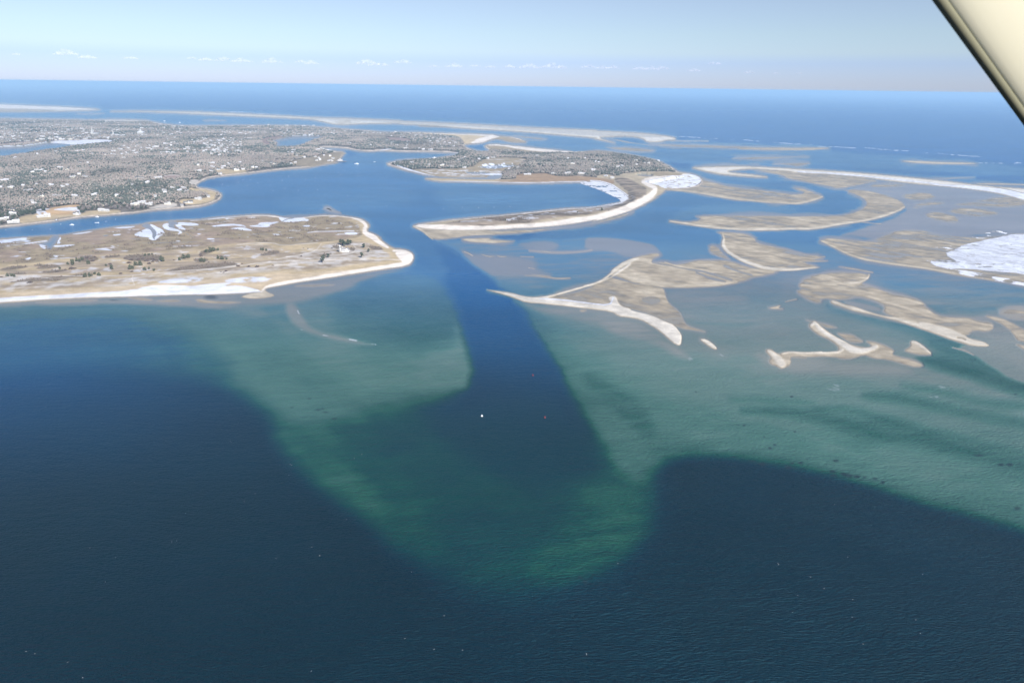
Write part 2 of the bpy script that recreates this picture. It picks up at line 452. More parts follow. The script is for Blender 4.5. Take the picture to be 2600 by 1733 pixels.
    # ---- land ----------------------------------------------------------------
    ml = zp('A', -300, 320, 0, 316, 400, 325, 800, 330, 1060, 337, 1220, 331, 1500, 333, 1690, 341, 1780, 366, 1900, 388, 2100, 405,
            'B', 50, 404, 400, 400, 1000, 398, 1300, 405, 1500, 424, 1700, 440, 2000, 462, 2200, 480,
            'C', 60, 340, 350, 345, 700, 357, 1100, 366, 1215, 388, 1400, 400, 1550, 462, 1350, 462, 1200, 420, 1110, 430, 1000, 470, 870, 478, 810, 490, 830, 520, 900, 545, 1000, 565, 1110, 558,
            1060, 520, 1050, 495, 1100, 482, 1200, 478, 1400, 500, 1700, 530, 2100, 572, 1900, 590,
            'D', 0, 385, 100, 372, 300, 398, 500, 430, 700, 475, 800, 500, 885, 545, 1000, 620, 1060, 628, 1170, 643, 1275, 690, 1290, 760, 1200, 800, 860, 818, 830, 850, 760, 905, 650, 975, 450, 1065, 200, 1150, 0, 1195,
            'C', 2350, 1345, 2100, 1385, 1800, 1425, 1400, 1450, 900, 1472, 500, 1464, 300, 1440, 205, 1410, 500, 1365, 1000, 1320, 1500, 1270, 2000, 1215,
            'D', 0, 1030, 150, 1008, 340, 968, 430, 935, 430, 895, 330, 830, 230, 767, 120, 737, 0, 728,
            'C', 2200, 912, 1870, 920, 1700, 928, 1350, 928, 900, 912, 500, 906, 330, 876, 500, 868, 1000, 884, 1180, 886, 1260, 850, 1040, 862, 600, 858, 400, 840, 200, 795, 0, 742,
            'B', 2160, 840, 2260, 815, 2330, 800, 'C', 60, 670, 180, 655, 420, 655, 600, 625, 730, 600, 700, 580, 400, 570, 0, 563,
            'B', 2100, 690, 2000, 700, 1850, 690, 1700, 662, 1480, 650, 1400, 655, 1560, 690, 1710, 704, 1665, 760, 1640, 800, 1580, 835, 1480, 842, 1300, 886, 1000, 906, 800, 926, 500, 962, 250, 988, 100, 1012,
            'Y', 1960, 120, 1700, 230, 1640, 330, 1760, 368, 1950, 388, 2150, 440, 2265, 530, 2265, 620, 2100, 722, 1800, 822, 1300, 872, 700, 912, 300, 962, 0, 1002,
            'A', 1000, 1448, 700, 1492, 400, 1528, 0, 1568, -300, 1590)
    ix, s = F.land(ml, 7.0, 18, 'mainland', col=LITTER, shore=1.0)
    # sand fringe of the mainland shore
    d = sstep(1 - (s - 2.2) / 1.2) * (s > 0)
    F.C[ix] += (DRY * np.array([1.05, .98, .92], np.float32) - F.C[ix]) * d[:, None]
    d = sstep(1 - (s - .9) / .5) * (s > 0)
    F.C[ix] += (MARSH * .95 - F.C[ix]) * (d * .6)[:, None]
    wd = sstep((s - 4.0) / 1.5)
    F.wood[ix] = np.where(s > 0, wd, F.wood[ix])
    # slopes of the far hill and of the island hill
    E(zp('C', 1700, 620, 2000, 600, 'D', 100, 420, 700, 500, 850, 590, 500, 640, 0, 640, 'C', 1800, 780, 1500, 760), 15, 12, warp=0)
    E(zp('C', 150, 690, 500, 670, 850, 650, 950, 690, 850, 730, 400, 730), 10, 7, warp=0)
    # bare shore meadows, marshes and fields (no wood)
    for P, col, a in (
            (zp('C', 60, 335, 700, 352, 1100, 362, 1215, 385, 1110, 440, 870, 480, 800, 478, 780, 430, 700, 400, 400, 372), TAN * 1.15, 1),
            (zp('C', 1100, 366, 1230, 380, 1600, 470, 1300, 470, 1150, 430, 900, 470, 1000, 410), MARSH * 1.25, 1),
            (zp('C', 1050, 470, 1300, 470, 2110, 565, 1900, 600, 1600, 600, 1380, 560, 1120, 570), MARSH * 1.2, 1),
            (zp('C', 980, 690, 1150, 650, 1500, 650, 1540, 690, 1400, 760, 1250, 800, 1260, 860, 1000, 870, 600, 870, 350, 850, 200, 800, 250, 770, 600, 780, 900, 770), MARSH * 1.15, 1),
            (zp('C', 300, 860, 500, 860, 1000, 880, 1300, 895, 1700, 880, 2350, 860, 2350, 925, 1350, 935, 900, 920, 500, 915), TAN, 1),
            (zp('C', 2350, 860, 2352, 925, 'D', 0, 740, 200, 770, 350, 870, 420, 930, 300, 980, 0, 1040, 'C', 1500, 1280, 200, 1400, 300, 1460, 900, 1480, 'D', 0, 1200, 500, 1060, 800, 900, 900, 800, 1290, 720, 1170, 640, 950, 620, 700, 640, 400, 650, 300, 690, 150, 660, 0, 700), GRASS * 1.1, 1),
            (zp('B', 1700, 700, 1560, 705, 1400, 760, 1250, 790, 1050, 830, 1100, 870, 1400, 880, 1700, 820, 1740, 700), MARSH * 1.1, .75),
            (zp('B', 740, 560, 1000, 525, 1000, 545, 900, 570, 800, 600, 860, 620, 840, 650, 760, 640), PINK * .9, .8),
            (zp('C', -100, 400, 150, 420, 250, 470, 60, 470, -100, 440), PINK, .8),
            (zp('N', 900, 760, 1150, 700, 1630, 655, 1600, 720, 1500, 820, 1300, 860, 1000, 900, 640, 900, 700, 860, 960, 810), TAN * np.array([1.1, .95, .85], np.float32), 1),
            (zp('N', 380, 900, 640, 860, 1450, 850, 1880, 760, 2400, 740, 2400, 800, 1500, 860, 700, 970, 380, 1010), TAN, .9),
            (zp('Y', 1480, 390, 1750, 390, 2150, 470, 2180, 600, 2000, 720, 1700, 790, 1250, 790, 1250, 700, 1650, 690, 2000, 620, 1850, 540, 1500, 520), TAN * 1.05, 1),
            (zp('Y', 850, 790, 1180, 760, 1180, 850, 400, 900, 500, 850), DRY * .8, 1),
            (zp('Y', 830, 130, 950, 95, 1280, 100, 1350, 170, 1100, 210, 850, 190), PINK * 1.05, .9),
            (zp('Y', 1450, 260, 1550, 190, 1720, 160, 1680, 250, 1560, 340, 1480, 310), DRY * .8, 1),
            (zp('L', 2060, 1220, 2352, 1180, 2352, 1270, 2150, 1270), TAN, .9),
            (zp('M', 350, 1060, 600, 1040, 1050, 1040, 950, 1085, 480, 1130), TAN, .9),
            (zp('M', 1820, 790, 2200, 760, 2250, 800, 1900, 830), TAN * 1.1, .8),
            (zp('K', 0, 690, 280, 660, 800, 620, 1650, 590, 2300, 590, 2300, 620, 950, 625, 700, 680, 100, 730, 0, 730), PINK * .9, .7),
            (zp('L', 820, 790, 1050, 730, 1050, 790, 900, 800), PINK * .8, .7),
            (zp('A', 1060, 336, 1220, 330, 1500, 332, 1700, 342, 1600, 365, 1200, 368), DRY * .85, .9),
            (zp('P', 400, 590, 1000, 580, 1040, 600, 1280, 640, 1700, 620, 2352, 690, 2352, 780, 1900, 720, 0, 740, 0, 700, 400, 690), MARSH * np.array([1.15, .98, .9], np.float32), 1)):
        F.c(P, col, 1.6, a=a, warp=.5, wood=0)
    # sand and snow inside those
    F.c(zp('C', 60, 340, 1100, 366, 1215, 388, 1150, 398, 800, 372, 300, 352), DRY * 1.1, 1.2, warp=.4)
    F.ice(zp('C', 1000, 405, 1180, 378, 1225, 395, 1100, 425, 1000, 468, 870, 476, 930, 440), .8, col=DRY * 1.2, lift=.3)
    F.c(zp('C', 1055, 495, 1110, 480, 1220, 476, 1500, 505, 2110, 568, 1950, 584, 1700, 575, 1450, 540, 1300, 510, 1180, 500), DRY * 1.12, .8, warp=.4)
    F.ice(zp('C', 1340, 570, 1450, 580, 1600, 588, 1580, 598, 1440, 592), .5)
    F.c(zp('C', 0, 560, 400, 568, 720, 576, 900, 588, 1050, 612, 1030, 622, 880, 600, 700, 588, 0, 572), SNOW, .8, warp=.3)
    F.c(zp('C', 980, 690, 1300, 660, 1540, 680, 1500, 700, 1200, 700), SNOW, 1.2, thr=.10, a=.9)
    F.c(zp('C', 250, 770, 800, 780, 1000, 800, 1240, 800, 1250, 850, 800, 850, 450, 830), SNOW, 1.5, thr=.06, fld='st2', a=.9)
    F.lake(zp('C', 960, 745, 1050, 722, 1250, 712, 1400, 720, 1370, 745, 1250, 765, 1100, 775, 990, 760), -.6)
    F.ice(zp('C', 955, 748, 1050, 716, 1250, 708, 1410, 716, 1300, 755, 1050, 770, 980, 765), .7, thr=.0, fld='n3')
    F.lake(zp('C', 800, 795, 1000, 800, 1120, 815, 1050, 828, 850, 822), -.6)
    F.lake(zp('C', 1060, 850, 1130, 832, 1260, 834, 1200, 868, 1080, 880), -1)
    F.ice(zp('C', 880, 797, 1060, 825, 1250, 826, 1260, 832, 1060, 834), .5)
    # shores with snow
    F.c(zp('C', 0, 700, 60, 735, 210, 785, 350, 825, 470, 850), SNOW, .8, line=1.6, warp=.3)
    F.c(zp('C', 380, 898, 600, 908, 900, 910, 1350, 924, 1700, 924, 1870, 916, 2200, 910), SNOW, .6, line=1.3, warp=.3)
    F.ice(zp('D', -140, 728, 0, 726, 130, 735, 240, 765, 335, 830, 435, 895, 432, 940, 345, 975, 340, 945, 260, 900, 150, 850, 0, 790, -100, 760), .8, thr=-.19, fld='st2', col=SNOW * .95)
    F.ice(zp('D', 0, 726, 130, 735, 240, 765, 335, 830, 430, 893, 430, 940, 345, 972, 180, 1005, 0, 1030, -100, 1042), .6, line=2.2, col=SNOW)
    # spit: brush on top, pale beach below
    sp = zp('C', 205, 1410, 500, 1360, 1000, 1318, 1500, 1270, 2000, 1215, 'D', 0, 1030, 150, 1005, 340, 968, 430, 930, 430, 890)
    F.c(sp, SNOW, .8, line=1.6, warp=.3)
    F.c(zp('C', 560, 1395, 900, 1345, 1200, 1310, 1700, 1275, 2100, 1225, 'D', 50, 1030, 350, 985, 440, 930, 440, 860, 350, 780, 250, 700, 400, 700, 500, 750, 660, 840, 640, 900, 450, 1000, 280, 1060, 0, 1120, 'C', 2000, 1325, 1500, 1400, 1100, 1425, 700, 1430), BRUSH * 1.7, 2)
    F.c(zp('C', 560, 1395, 900, 1345, 1200, 1310, 1700, 1275, 2100, 1225, 'D', 50, 1030, 350, 985, 440, 930, 440, 860, 350, 780, 250, 700, 400, 700, 500, 750, 660, 840, 640, 900, 450, 1000, 280, 1060, 0, 1120, 'C', 2000, 1325, 1500, 1400, 1100, 1425, 700, 1430), BRUSH * .85, 2, thr=0, gain=9)
    F.c(zp('C', 600, 1395, 1200, 1330, 2300, 1220, 'D', 200, 1020, 440, 900, 640, 860, 200, 1070, 'C', 1500, 1390), SNOW * .8, 2, thr=.13, fld='n3', gain=9, a=.7)
    F.c(zp('C', 205, 1410, 400, 1430, 900, 1458, 1400, 1438, 1800, 1408, 2100, 1365, 'D', 0, 1168, 200, 1120, 430, 1040, 620, 950, 730, 870, 740, 815, 640, 780, 580, 740, 760, 690, 1000, 660, 1150, 640), DRY * 1.15, 2, line=(4, 5, 5.5, 5.5, 6, 7, 7, 7, 7, 7, 6, 5, 4, 4, 3, 3, 2), warp=.3)
    F.c(zp('D', 700, 640, 900, 630, 1100, 650, 900, 680, 740, 690), MARSH * 1.1, 1.2)
    F.lake(zp('D', 500, 655, 600, 645, 720, 655, 690, 678, 560, 680), -.5)
    F.ice(zp('D', 600, 742, 700, 725, 900, 690, 1100, 650, 1180, 640, 1270, 690, 1260, 740, 1180, 790, 1000, 800, 860, 808, 780, 785, 640, 760), 1, thr=-.16, fld='n3', col=SNOW, lift=.3)
    # clearings with snow along the near bluff
    F.c(zp('N', 690, 770, 980, 740, 1010, 760, 820, 790, 1000, 830, 860, 880, 740, 850), SNOW * .85, 1, thr=-.1, fld='n3', wood=0)
    F.c(zp('N', 1080, 770, 1300, 720, 1590, 715, 1540, 790, 1300, 790, 1100, 790), SNOW * .95, 1, wood=0)
    F.c(zp('N', 1450, 810, 1600, 760, 1600, 840, 1480, 850), SNOW * .9, 1, wood=0)
    # roads and clearings in the wood
    for P, wd in ((zp('L', 1080, 1335, 1250, 1322, 1400, 1335), 1.0), (zp('M', 320, 790, 500, 778, 800, 780), 1.0), (zp('K', 1100, 1335, 1400, 1350, 1800, 1340), .7),
                  (zp('N', 1080, 255, 1300, 250, 1700, 250), .7), (zp('O', 700, 320, 850, 360), .8), (zp('K', 560, 395, 850, 385), .9), (zp('K', 560, 455, 800, 455), .9), (zp('L', 1080, 375, 1550, 370), 1)):
        F.c(P, DRY * .9, .8, line=wd, warp=.3, wood=0)
    # ponds
    F.lake(zp('A', -300, 652, 0, 655, 300, 640, 440, 620, 540, 598, 900, 590, 1330, 600, 1100, 628, 900, 645, 700, 685, 450, 710, 250, 750, 100, 775, -300, 830))
    F.ice(zp('A', 545, 597, 700, 586, 1000, 580, 1250, 574, 1340, 600, 1280, 615, 1100, 622, 960, 628, 800, 618, 690, 606), .8, col=SNOW * .95)
    F.c(zp('A', 0, 650, 300, 636, 430, 616, 540, 595), SNOW * .9, .6, line=.9, warp=.2)
    F.lake(zp('B', 840, 592, 900, 570, 980, 545, 1100, 526, 1500, 526, 1480, 550, 1350, 578, 1260, 620, 1150, 662, 960, 668, 840, 652, 940, 622, 870, 605))
    F.c(zp('B', 950, 528, 1150, 519, 1550, 524), SNOW * .9, .6, line=.8, warp=.2)
    F.lake(zp('C', 815, 490, 1030, 490, 1060, 520, 1100, 556, 1000, 560, 900, 538, 840, 515), -1.5)
    F.c(zp('B', 2090, 692, 2200, 672, 2350, 658), SNOW, .6, line=.9, warp=.2)
    # ---- peninsula -----------------------------------------------------------
    pn = zp('F', -400, 520, 0, 498, 500, 466, 600, 465, 700, 450, 900, 416, 1150, 380, 1400, 358, 1480, 332, 1680, 320, 1740, 316, 2100, 302,
            'G', 0, 230, 200, 205, 400, 190, 600, 178, 750, 182, 900, 212, 1050, 205, 1150, 188, 1300, 176, 1500, 195, 1620, 215, 1690, 250, 1720, 290, 1690, 330, 1700, 348, 1760, 370, 1820, 400, 1850, 445, 1950, 515, 2050, 522, 2130, 545, 2162, 590, 2150, 640, 2100, 685, 1900, 715, 1700, 745, 1450, 785, 1250, 815, 1000, 850, 850, 880, 720, 900, 670, 920, 660, 940, 500, 958, 200, 972, 0, 975,
            'F', 1960, 1050, 1500, 1063, 1000, 1080, 500, 1100, 200, 1122, 0, 1134, -400, 1160)
    F.land(pn, 2.4, 30, 'peninsula', col=MARSH, warp=.3, shore=.7)
    F.bar(zp('G', 560, 950, 680, 925, 705, 948, 765, 968, 768, 990, 620, 1016, 500, 1012, 420, 990), .55, 3, warp=.2, own=False)
    dune = zp('F', -400, 790, 0, 762, 300, 745, 500, 715, 800, 695, 1000, 655, 1400, 650, 1700, 620, 2000, 590, 'G', -20, 535, 250, 490, 450, 465, 700, 460, 850, 495, 1100, 480, 1300, 455, 1500, 435, 1650, 410, 1640, 340, 1560, 260, 1450, 230, 1300, 215, 1300, 176, 1620, 215, 1720, 290, 1760, 370, 1850, 445, 1950, 515, 2130, 545, 2162, 600, 2100, 690, 1450, 785, 850, 880, 650, 950, 0, 975,
              'F', 1960, 1050, 1000, 1080, 0, 1134, -400, 1160)
    ix, m = F.c(dune, TAN, 3, warp=.8)
    F.E[ix] += m * 1.8 * sstep(F.E[ix] / 2) * (1 + 1.4 * F.n1[ix])
    mar = zp('F', -400, 520, 0, 498, 500, 466, 1150, 380, 1740, 316, 'G', 0, 230, 400, 190, 900, 212, 1300, 176, 1600, 230, 1640, 410, 1100, 480, 700, 460, 250, 490, -20, 535, 'F', 1400, 650, 800, 695, 300, 745, -400, 790)
    F.c(mar, MARSH * .88, 3, thr=.03, fld='n1', gain=6, a=.8)
    F.c(mar, TAN * .92, 3, thr=.10, fld='st', gain=8, a=.75)
    F.c(mar, SNOW, 3, thr=.235, fld='st2', gain=16, a=.9)
    F.c(mar, (.18, .24, .34), 3, thr=.255, fld='st', gain=16, a=.7)
    F.c(mar, MARSH * .7, 3, thr=.09, fld='st', gain=8, a=.55)
    F.c(mar, PINK * 1.05, 3, thr=.07, fld='n2', gain=8, a=.4)
    # brush belts on the dunes
    br = zp('F', -400, 790, 0, 800, 600, 760, 1000, 680, 1500, 670, 2000, 600, 'G', 0, 560, 200, 520, 500, 490, 780, 500, 900, 560, 1150, 530, 1300, 480, 1650, 450, 1900, 560, 1950, 640, 1500, 690, 1200, 740, 800, 740, 300, 780, 0, 830, 'F', 1600, 900, 1300, 980, 600, 1000, -400, 1040)
    F.c(br, BRUSH * 1.75, 4, thr=-.02, gain=7, fld='st', a=.85)
    F.c(br, BRUSH * 2.3, 4, thr=.06, gain=7, fld='st2', a=.6)
    F.c(br, SNOW * .82, 4, thr=.17, gain=10, fld='n3', a=.55)
    F.c(zp('F', -400, 900, 0, 880, 700, 900, 1400, 890, 2000, 830, 'G', 0, 790, 300, 740, 800, 660, 1150, 560, 1300, 480, 1650, 470, 1900, 570, 1960, 640, 1500, 700, 900, 760, 300, 800, 'F', 2100, 950, 1300, 1000, 600, 1030, -400, 1060), np.array((.52, .48, .42), np.float32), 5, thr=-.03, fld='n3', gain=5, a=.6)
    for P in (zp('Q', 0, 680, 200, 625, 500, 615, 600, 640, 400, 690, 0, 715), zp('Q', 660, 620, 760, 585, 900, 600, 930, 620, 1180, 615, 1220, 650, 1000, 680, 800, 700, 700, 680, 850, 640),
              zp('Q', 800, 750, 1100, 710, 1350, 690, 1380, 715, 1150, 760, 900, 780), zp('Q', 120, 770, 540, 760, 540, 800, 200, 810), zp('Q', 960, 850, 1400, 800, 1860, 765, 1860, 800, 1400, 850, 1000, 880),
              zp('Q', 1560, 470, 1700, 410, 1900, 430, 1990, 490, 1900, 530, 1560, 550), zp('Q', 2050, 450, 2400, 400, 2400, 450, 2150, 480), zp('R', 80, 470, 300, 400, 700, 400, 940, 450, 900, 510, 500, 530, 200, 520),
              zp('R', 1600, 340, 1900, 260, 2000, 280, 1750, 400, 1650, 400), zp('R', 1180, 460, 1400, 390, 1450, 430, 1250, 480), zp('R', 1500, 480, 1800, 460, 1780, 540, 1550, 560), zp('R', 1950, 420, 2250, 440, 2100, 480),
              zp('R', 1300, 640, 2000, 560, 2400, 560, 2352, 640, 1700, 710, 900, 770, 1100, 700), zp('Q', 500, 900, 700, 870, 1100, 880, 1400, 870, 1000, 940, 500, 950, 100, 960), zp('G', 600, 600, 800, 540, 830, 580, 700, 610),
              zp('T', 520, 500, 780, 480, 780, 640, 640, 570), zp('T', 1120, 570, 1350, 570, 1340, 680, 1150, 650), zp('T', 60, 830, 400, 760, 620, 790, 380, 860), zp('T', 1750, 500, 2200, 520, 2300, 640, 1900, 640), zp('T', 700, 500, 1250, 330, 1250, 440, 900, 480)):
        F.c(P, BRUSH * 1.0, 1.6, warp=.5, a=.9)
    # tracks
    for P, wd in ((zp('F', -60, 880, 700, 880, 1100, 882, 1400, 872, 1700, 845, 2000, 820, 2350, 780), .9), (zp('F', 1325, 880, 1315, 915, 1345, 975), .9), (zp('G', 0, 752, 300, 720, 700, 665, 1200, 655, 1600, 640, 2020, 640), .9),
                  (zp('G', 100, 785, 500, 750, 760, 700, 1000, 690), 1.2), (zp('G', 1240, 480, 1180, 560, 1000, 600, 800, 640), .8), (zp('G', 1560, 500, 1590, 530, 1540, 590, 1300, 600), .7), (zp('G', 400, 490, 750, 465, 850, 500, 1200, 470), 1.0)):
        F.c(P, DRY * 1.02, .8, line=wd, warp=.25, a=.85)
    # upper beach: tan, then snow, then wet sand
    F.c(zp('F', -400, 1090, 0, 1062, 300, 1040, 700, 1020, 1300, 985, 1700, 945, 2350, 890, 'G', 450, 850, 800, 780, 1000, 780, 1300, 745, 1500, 740, 1450, 785, 1000, 850, 600, 940, 0, 975, 'F', 1960, 1053, 0, 1134, -400, 1160), TAN * np.array([1.1, 1.12, 1.25], np.float32), 3)
    F.c(zp('R', 780, 960, 900, 900, 1500, 850, 1720, 880, 1600, 950, 1100, 980), SNOW * .9, 2, thr=-.1, fld='n3')
    F.c(zp('G', 280, 850, 500, 820, 780, 815, 700, 860, 450, 880, 300, 870), SNOW * .88, 2, thr=-.1, fld='n3')
    F.c(zp('F', -400, 1130, 0, 1092, 500, 1066, 1000, 1040, 1350, 1020, 1450, 985, 1750, 975, 1900, 985, 2100, 960, 2350, 950, 'G', 250, 905, 450, 900, 640, 935, 630, 955, 0, 974, 'F', 1950, 1050, 1000, 1074, 500, 1093, 0, 1126, -400, 1156), SNOW * 1.02, 1.5, warp=.5)
    F.c(zp('G', 640, 945, 700, 898, 850, 865, 1000, 838, 1250, 800, 1450, 768, 1700, 728, 1900, 698, 2080, 672, 2140, 630, 2145, 585, 2060, 540, 1960, 545), DRY * 1.17, 1.6, line=(2, 3, 3, 3, 3.5, 3.5, 3.5, 3.5, 5, 5, 5, 4, 3), warp=.25)
    F.c(zp('G', 1970, 560, 2060, 530, 2140, 570, 2140, 640, 2080, 680, 2000, 620), DRY * 1.18, 2, warp=.3)
    F.c(zp('G', 1560, 215, 1640, 240, 1690, 290, 1665, 330, 1680, 370, 1760, 410, 1800, 450, 1900, 510), DRY * 1.15, 1.6, line=(2, 4, 4, 4, 7, 8, 6, 3), warp=.25)
    F.c(zp('G', 350, 196, 600, 183, 760, 190, 900, 222, 1050, 210, 1150, 192, 1300, 182, 1500, 200, 1600, 225), DRY * 1.15, 1, line=1.8, warp=.25)
    F.c(zp('G', 50, 222, 200, 210, 350, 197), SNOW, .8, line=1.2, warp=.25)
    F.c(zp('F', 1900, 315, 2100, 300, 2352, 275), SNOW * .9, .8, line=1.1, warp=.25)
    # creeks and ice in the marsh
    F.lake(zp('F', 520, 462, 600, 462, 585, 495, 560, 540, 520, 590, 500, 608, 470, 608, 465, 575, 420, 558, 330, 550, 230, 558, 400, 540, 480, 515), -2.2)
    F.ice(zp('F', -100, 520, 60, 505, 280, 478, 260, 505, 320, 525, 200, 540, 0, 543, -100, 545), 1, col=ICE * .85, thr=-.2)
    for P in (zp('F', 195, 555, 330, 535, 480, 510, 470, 520, 330, 545, 220, 558), zp('F', 385, 560, 470, 562, 440, 580, 470, 590, 440, 610, 400, 585), zp('F', 605, 475, 612, 500, 590, 530, 615, 545, 555, 555, 590, 500),
              zp('F', 530, 572, 735, 558, 740, 566, 600, 584, 535, 586), zp('F', 700, 455, 850, 430, 940, 422, 850, 445, 760, 455), zp('F', 1125, 390, 1300, 372, 1360, 375, 1300, 395, 1180, 395),
              zp('F', 1125, 462, 1200, 454, 1210, 466, 1140, 474), zp('F', 1320, 465, 1400, 425, 1450, 408, 1500, 385, 1480, 345, 1540, 370, 1650, 430, 1600, 480, 1540, 522, 1480, 505, 1500, 490, 1400, 485),
              zp('F', 1610, 360, 1680, 340, 1670, 385, 1740, 400, 1830, 440, 1760, 465, 1800, 430, 1640, 415), zp('F', 1735, 375, 1770, 350, 1750, 325, 1800, 335, 1930, 340, 1990, 362, 1900, 372, 1780, 362, 1850, 410, 1830, 420),
              zp('F', 2090, 380, 2240, 360, 2352, 350, 2352, 372, 2200, 380), zp('F', 2050, 505, 2140, 500, 2130, 515), zp('F', 2090, 528, 2140, 526, 2130, 534), zp('F', 925, 610, 1060, 600, 1140, 625, 1000, 615), zp('F', 1185, 628, 1280, 622, 1270, 632),
              zp('F', 240, 710, 325, 685, 300, 712), zp('F', 500, 695, 575, 668, 575, 690), zp('F', 120, 678, 190, 672, 170, 684), zp('F', 1750, 525, 1810, 522, 1790, 532),
              zp('G', 820, 190, 830, 250, 900, 255, 1000, 245, 1100, 240, 1060, 205, 960, 212, 900, 218), zp('G', 700, 262, 840, 250, 720, 285, 720, 310, 620, 312, 500, 300, 600, 290, 620, 265), zp('G', 130, 300, 320, 270, 470, 290, 490, 315, 440, 300, 320, 292, 200, 305), zp('G', 320, 325, 450, 310, 560, 345, 480, 345, 400, 330),
              zp('G', 1045, 288, 1130, 286, 1130, 302, 1060, 302), zp('G', 1470, 365, 1610, 360, 1600, 385, 1500, 388), zp('G', 740, 375, 860, 378, 780, 388), zp('G', 1060, 215, 1130, 230, 1080, 250), zp('G', 90, 430, 160, 422, 150, 436), zp('G', 0, 375, 50, 378, 20, 392)):
        F.ice(P, .8, warp=.55, thr=-.26, fld='n3', gain=9, col=SNOW * np.array([.97, 1, 1.04], np.float32), lift=.3)
    F.c(zp('G', 1100, 365, 1200, 352, 1400, 352, 1570, 348), SNOW * .95, .5, line=.8, warp=.2)
    F.lake(zp('F', 1400, 362, 1480, 335, 1500, 370, 1545, 410, 1560, 440, 1540, 518, 1520, 480, 1505, 410, 1440, 390), -1)
    F.lake(zp('F', 1670, 318, 1745, 318, 1780, 345, 1730, 360, 1740, 395, 1680, 388, 1680, 350), -1)
    F.lake(zp('F', 1740, 395, 1790, 405, 1850, 445, 1930, 485), -.6, line=.9)
    F.lake(zp('G', 830, 255, 880, 225, 960, 210), -.6, line=1.0)
    F.lake(zp('F', 1020, 470, 1060, 452, 1095, 460, 1060, 480), -.4)
    # bars along the near beach
    F.bar(zp('F', 300, 1130, 500, 1112, 900, 1098, 1000, 1105, 850, 1120, 500, 1132), .08, 3, warp=.3)
    F.bar(zp('F', 1250, 1076, 1400, 1076, 1530, 1098, 1500, 1112, 1380, 1105), .14, 3, warp=.3)
    F.bar(zp('F', 1540, 1112, 1700, 1098, 1800, 1105, 1790, 1120, 1650, 1124), .14, 3, warp=.3)
    F.bar(zp('F', 1930, 1110, 1980, 1090, 2100, 1112, 2352, 1120, 2352, 1136, 2050, 1136), .2, 3, warp=.3)
    F.bar(zp('G', 0, 1040, 300, 1040, 480, 1048, 300, 1062, 0, 1052), .05, 3, warp=.3)
    F.bar(zp('G', 950, 890, 1050, 868, 1380, 866, 1350, 884, 1100, 892), .06, 3, warp=.3)
    F.bar(zp('G', 1450, 95 + 1000, 1455, 1096, 1457, 1097), -.1, 3)
    F.bar(zp('G', 1250, 108, 1310, 92, 1350, 125, 1440, 160, 1400, 165, 1300, 140), .0, 3, warp=.3)
    # ---- outer beaches -------------------------------------------------------
    F.land(zp('A', -400, 150, 0, 155, 400, 173, 800, 188, 1190, 217, 1000, 232, 700, 238, 400, 242, 0, 244, -400, 244), 2.2, 8, 'barrier_spit', warp=.2)
    F.c(zp('A', -400, 152, 0, 157, 400, 176, 800, 192, 1180, 216, 900, 226, 400, 212, -400, 205), DRY * 1.1, 1, warp=.3)
    F.c(zp('A', -400, 205, 400, 212, 700, 232, 400, 240, -400, 240), MARSH * 1.5, 1, warp=.3, a=.8)
    F.land(zp('A', 1200, 241, 1500, 233, 1900, 238, 2350, 246, 'B', 0, 246, 500, 264, 1000, 290, 1400, 311, 1800, 320, 2350, 346, 'C', 0, 212, 500, 232, 1000, 256, 1500, 284, 2000, 308, 2350, 321,
                'D', 0, 143, 400, 163, 700, 184, 930, 215, 980, 238, 950, 252, 870, 250, 790, 278, 650, 278, 600, 232, 430, 206, 250, 215, 60, 222, 300, 290, 200, 270, 0, 228,
                'C', 2350, 412, 1800, 366, 1300, 326, 800, 300, 500, 272, 0, 246, 'B', 2350, 379, 1900, 381, 1650, 397, 1530, 382, 1400, 347, 1250, 326, 900, 311, 500, 292, 0, 272, 'A', 1950, 254, 1500, 245), 2.4, 10, 'barrier_beach', warp=.2)
    F.c(zp('B', 1300, 322, 1900, 335, 'C', 0, 225, 500, 248, 1000, 272, 1500, 305, 2000, 335, 'D', 0, 180, 400, 190, 800, 215), DRY * .85, 3, line=(1, 2, 2, 3, 3, 4, 5, 5, 4, 2), warp=.5, a=.45)
    F.c(zp('B', 1560, 345, 1850, 340, 1900, 360, 1700, 380, 1620, 385), TAN * 1.2, 1, warp=.5, a=.7, thr=-.05)
    F.bar(zp('C', 250, 262, 500, 275, 800, 300, 1300, 325, 1800, 365, 1300, 312, 900, 296, 600, 292, 300, 290), .1, 2, warp=.3, own=False)
    F.bar(zp('D', 60, 224, 250, 250, 400, 285, 700, 318, 1000, 335, 1300, 345, 900, 320, 600, 300, 400, 262, 300, 240), .12, 1.6, warp=.3, own=False)
    F.nid = 20
    F.bar(zp('D', 600, 285, 900, 300, 1300, 302, 1800, 325, 2352, 335, 'E', 200, 288, 400, 292, 420, 306, 200, 318, 'D', 2352, 368, 1800, 352, 1400, 345, 900, 330), .08, 2.4, warp=.4, streak=.14, st='st2')
    F.bar(zp('D', 880, 262, 1100, 262, 1350, 265), .1, 1.5, line=1.2, warp=.3)
    F.bar(zp('D', 1700, 350, 2000, 355, 2352, 358, 'E', 200, 310, 400, 300), .28, 1.5, line=(1, 2.5, 3, 3, 1), warp=.3)
    F.bar(zp('E', 1110, 425, 1250, 422, 1500, 436, 1900, 445, 1850, 458, 1600, 460, 1250, 448), .5, 1.6, warp=.2)
    F.bar(zp('D', 160, 345, 300, 328, 600, 348, 760, 372, 650, 392, 450, 378), .1, 2, warp=.4, streak=.1)
    F.bar(zp('C', 1230, 395, 1400, 412, 1560, 465, 1350, 465, 1250, 440), .1, 2, warp=.4)
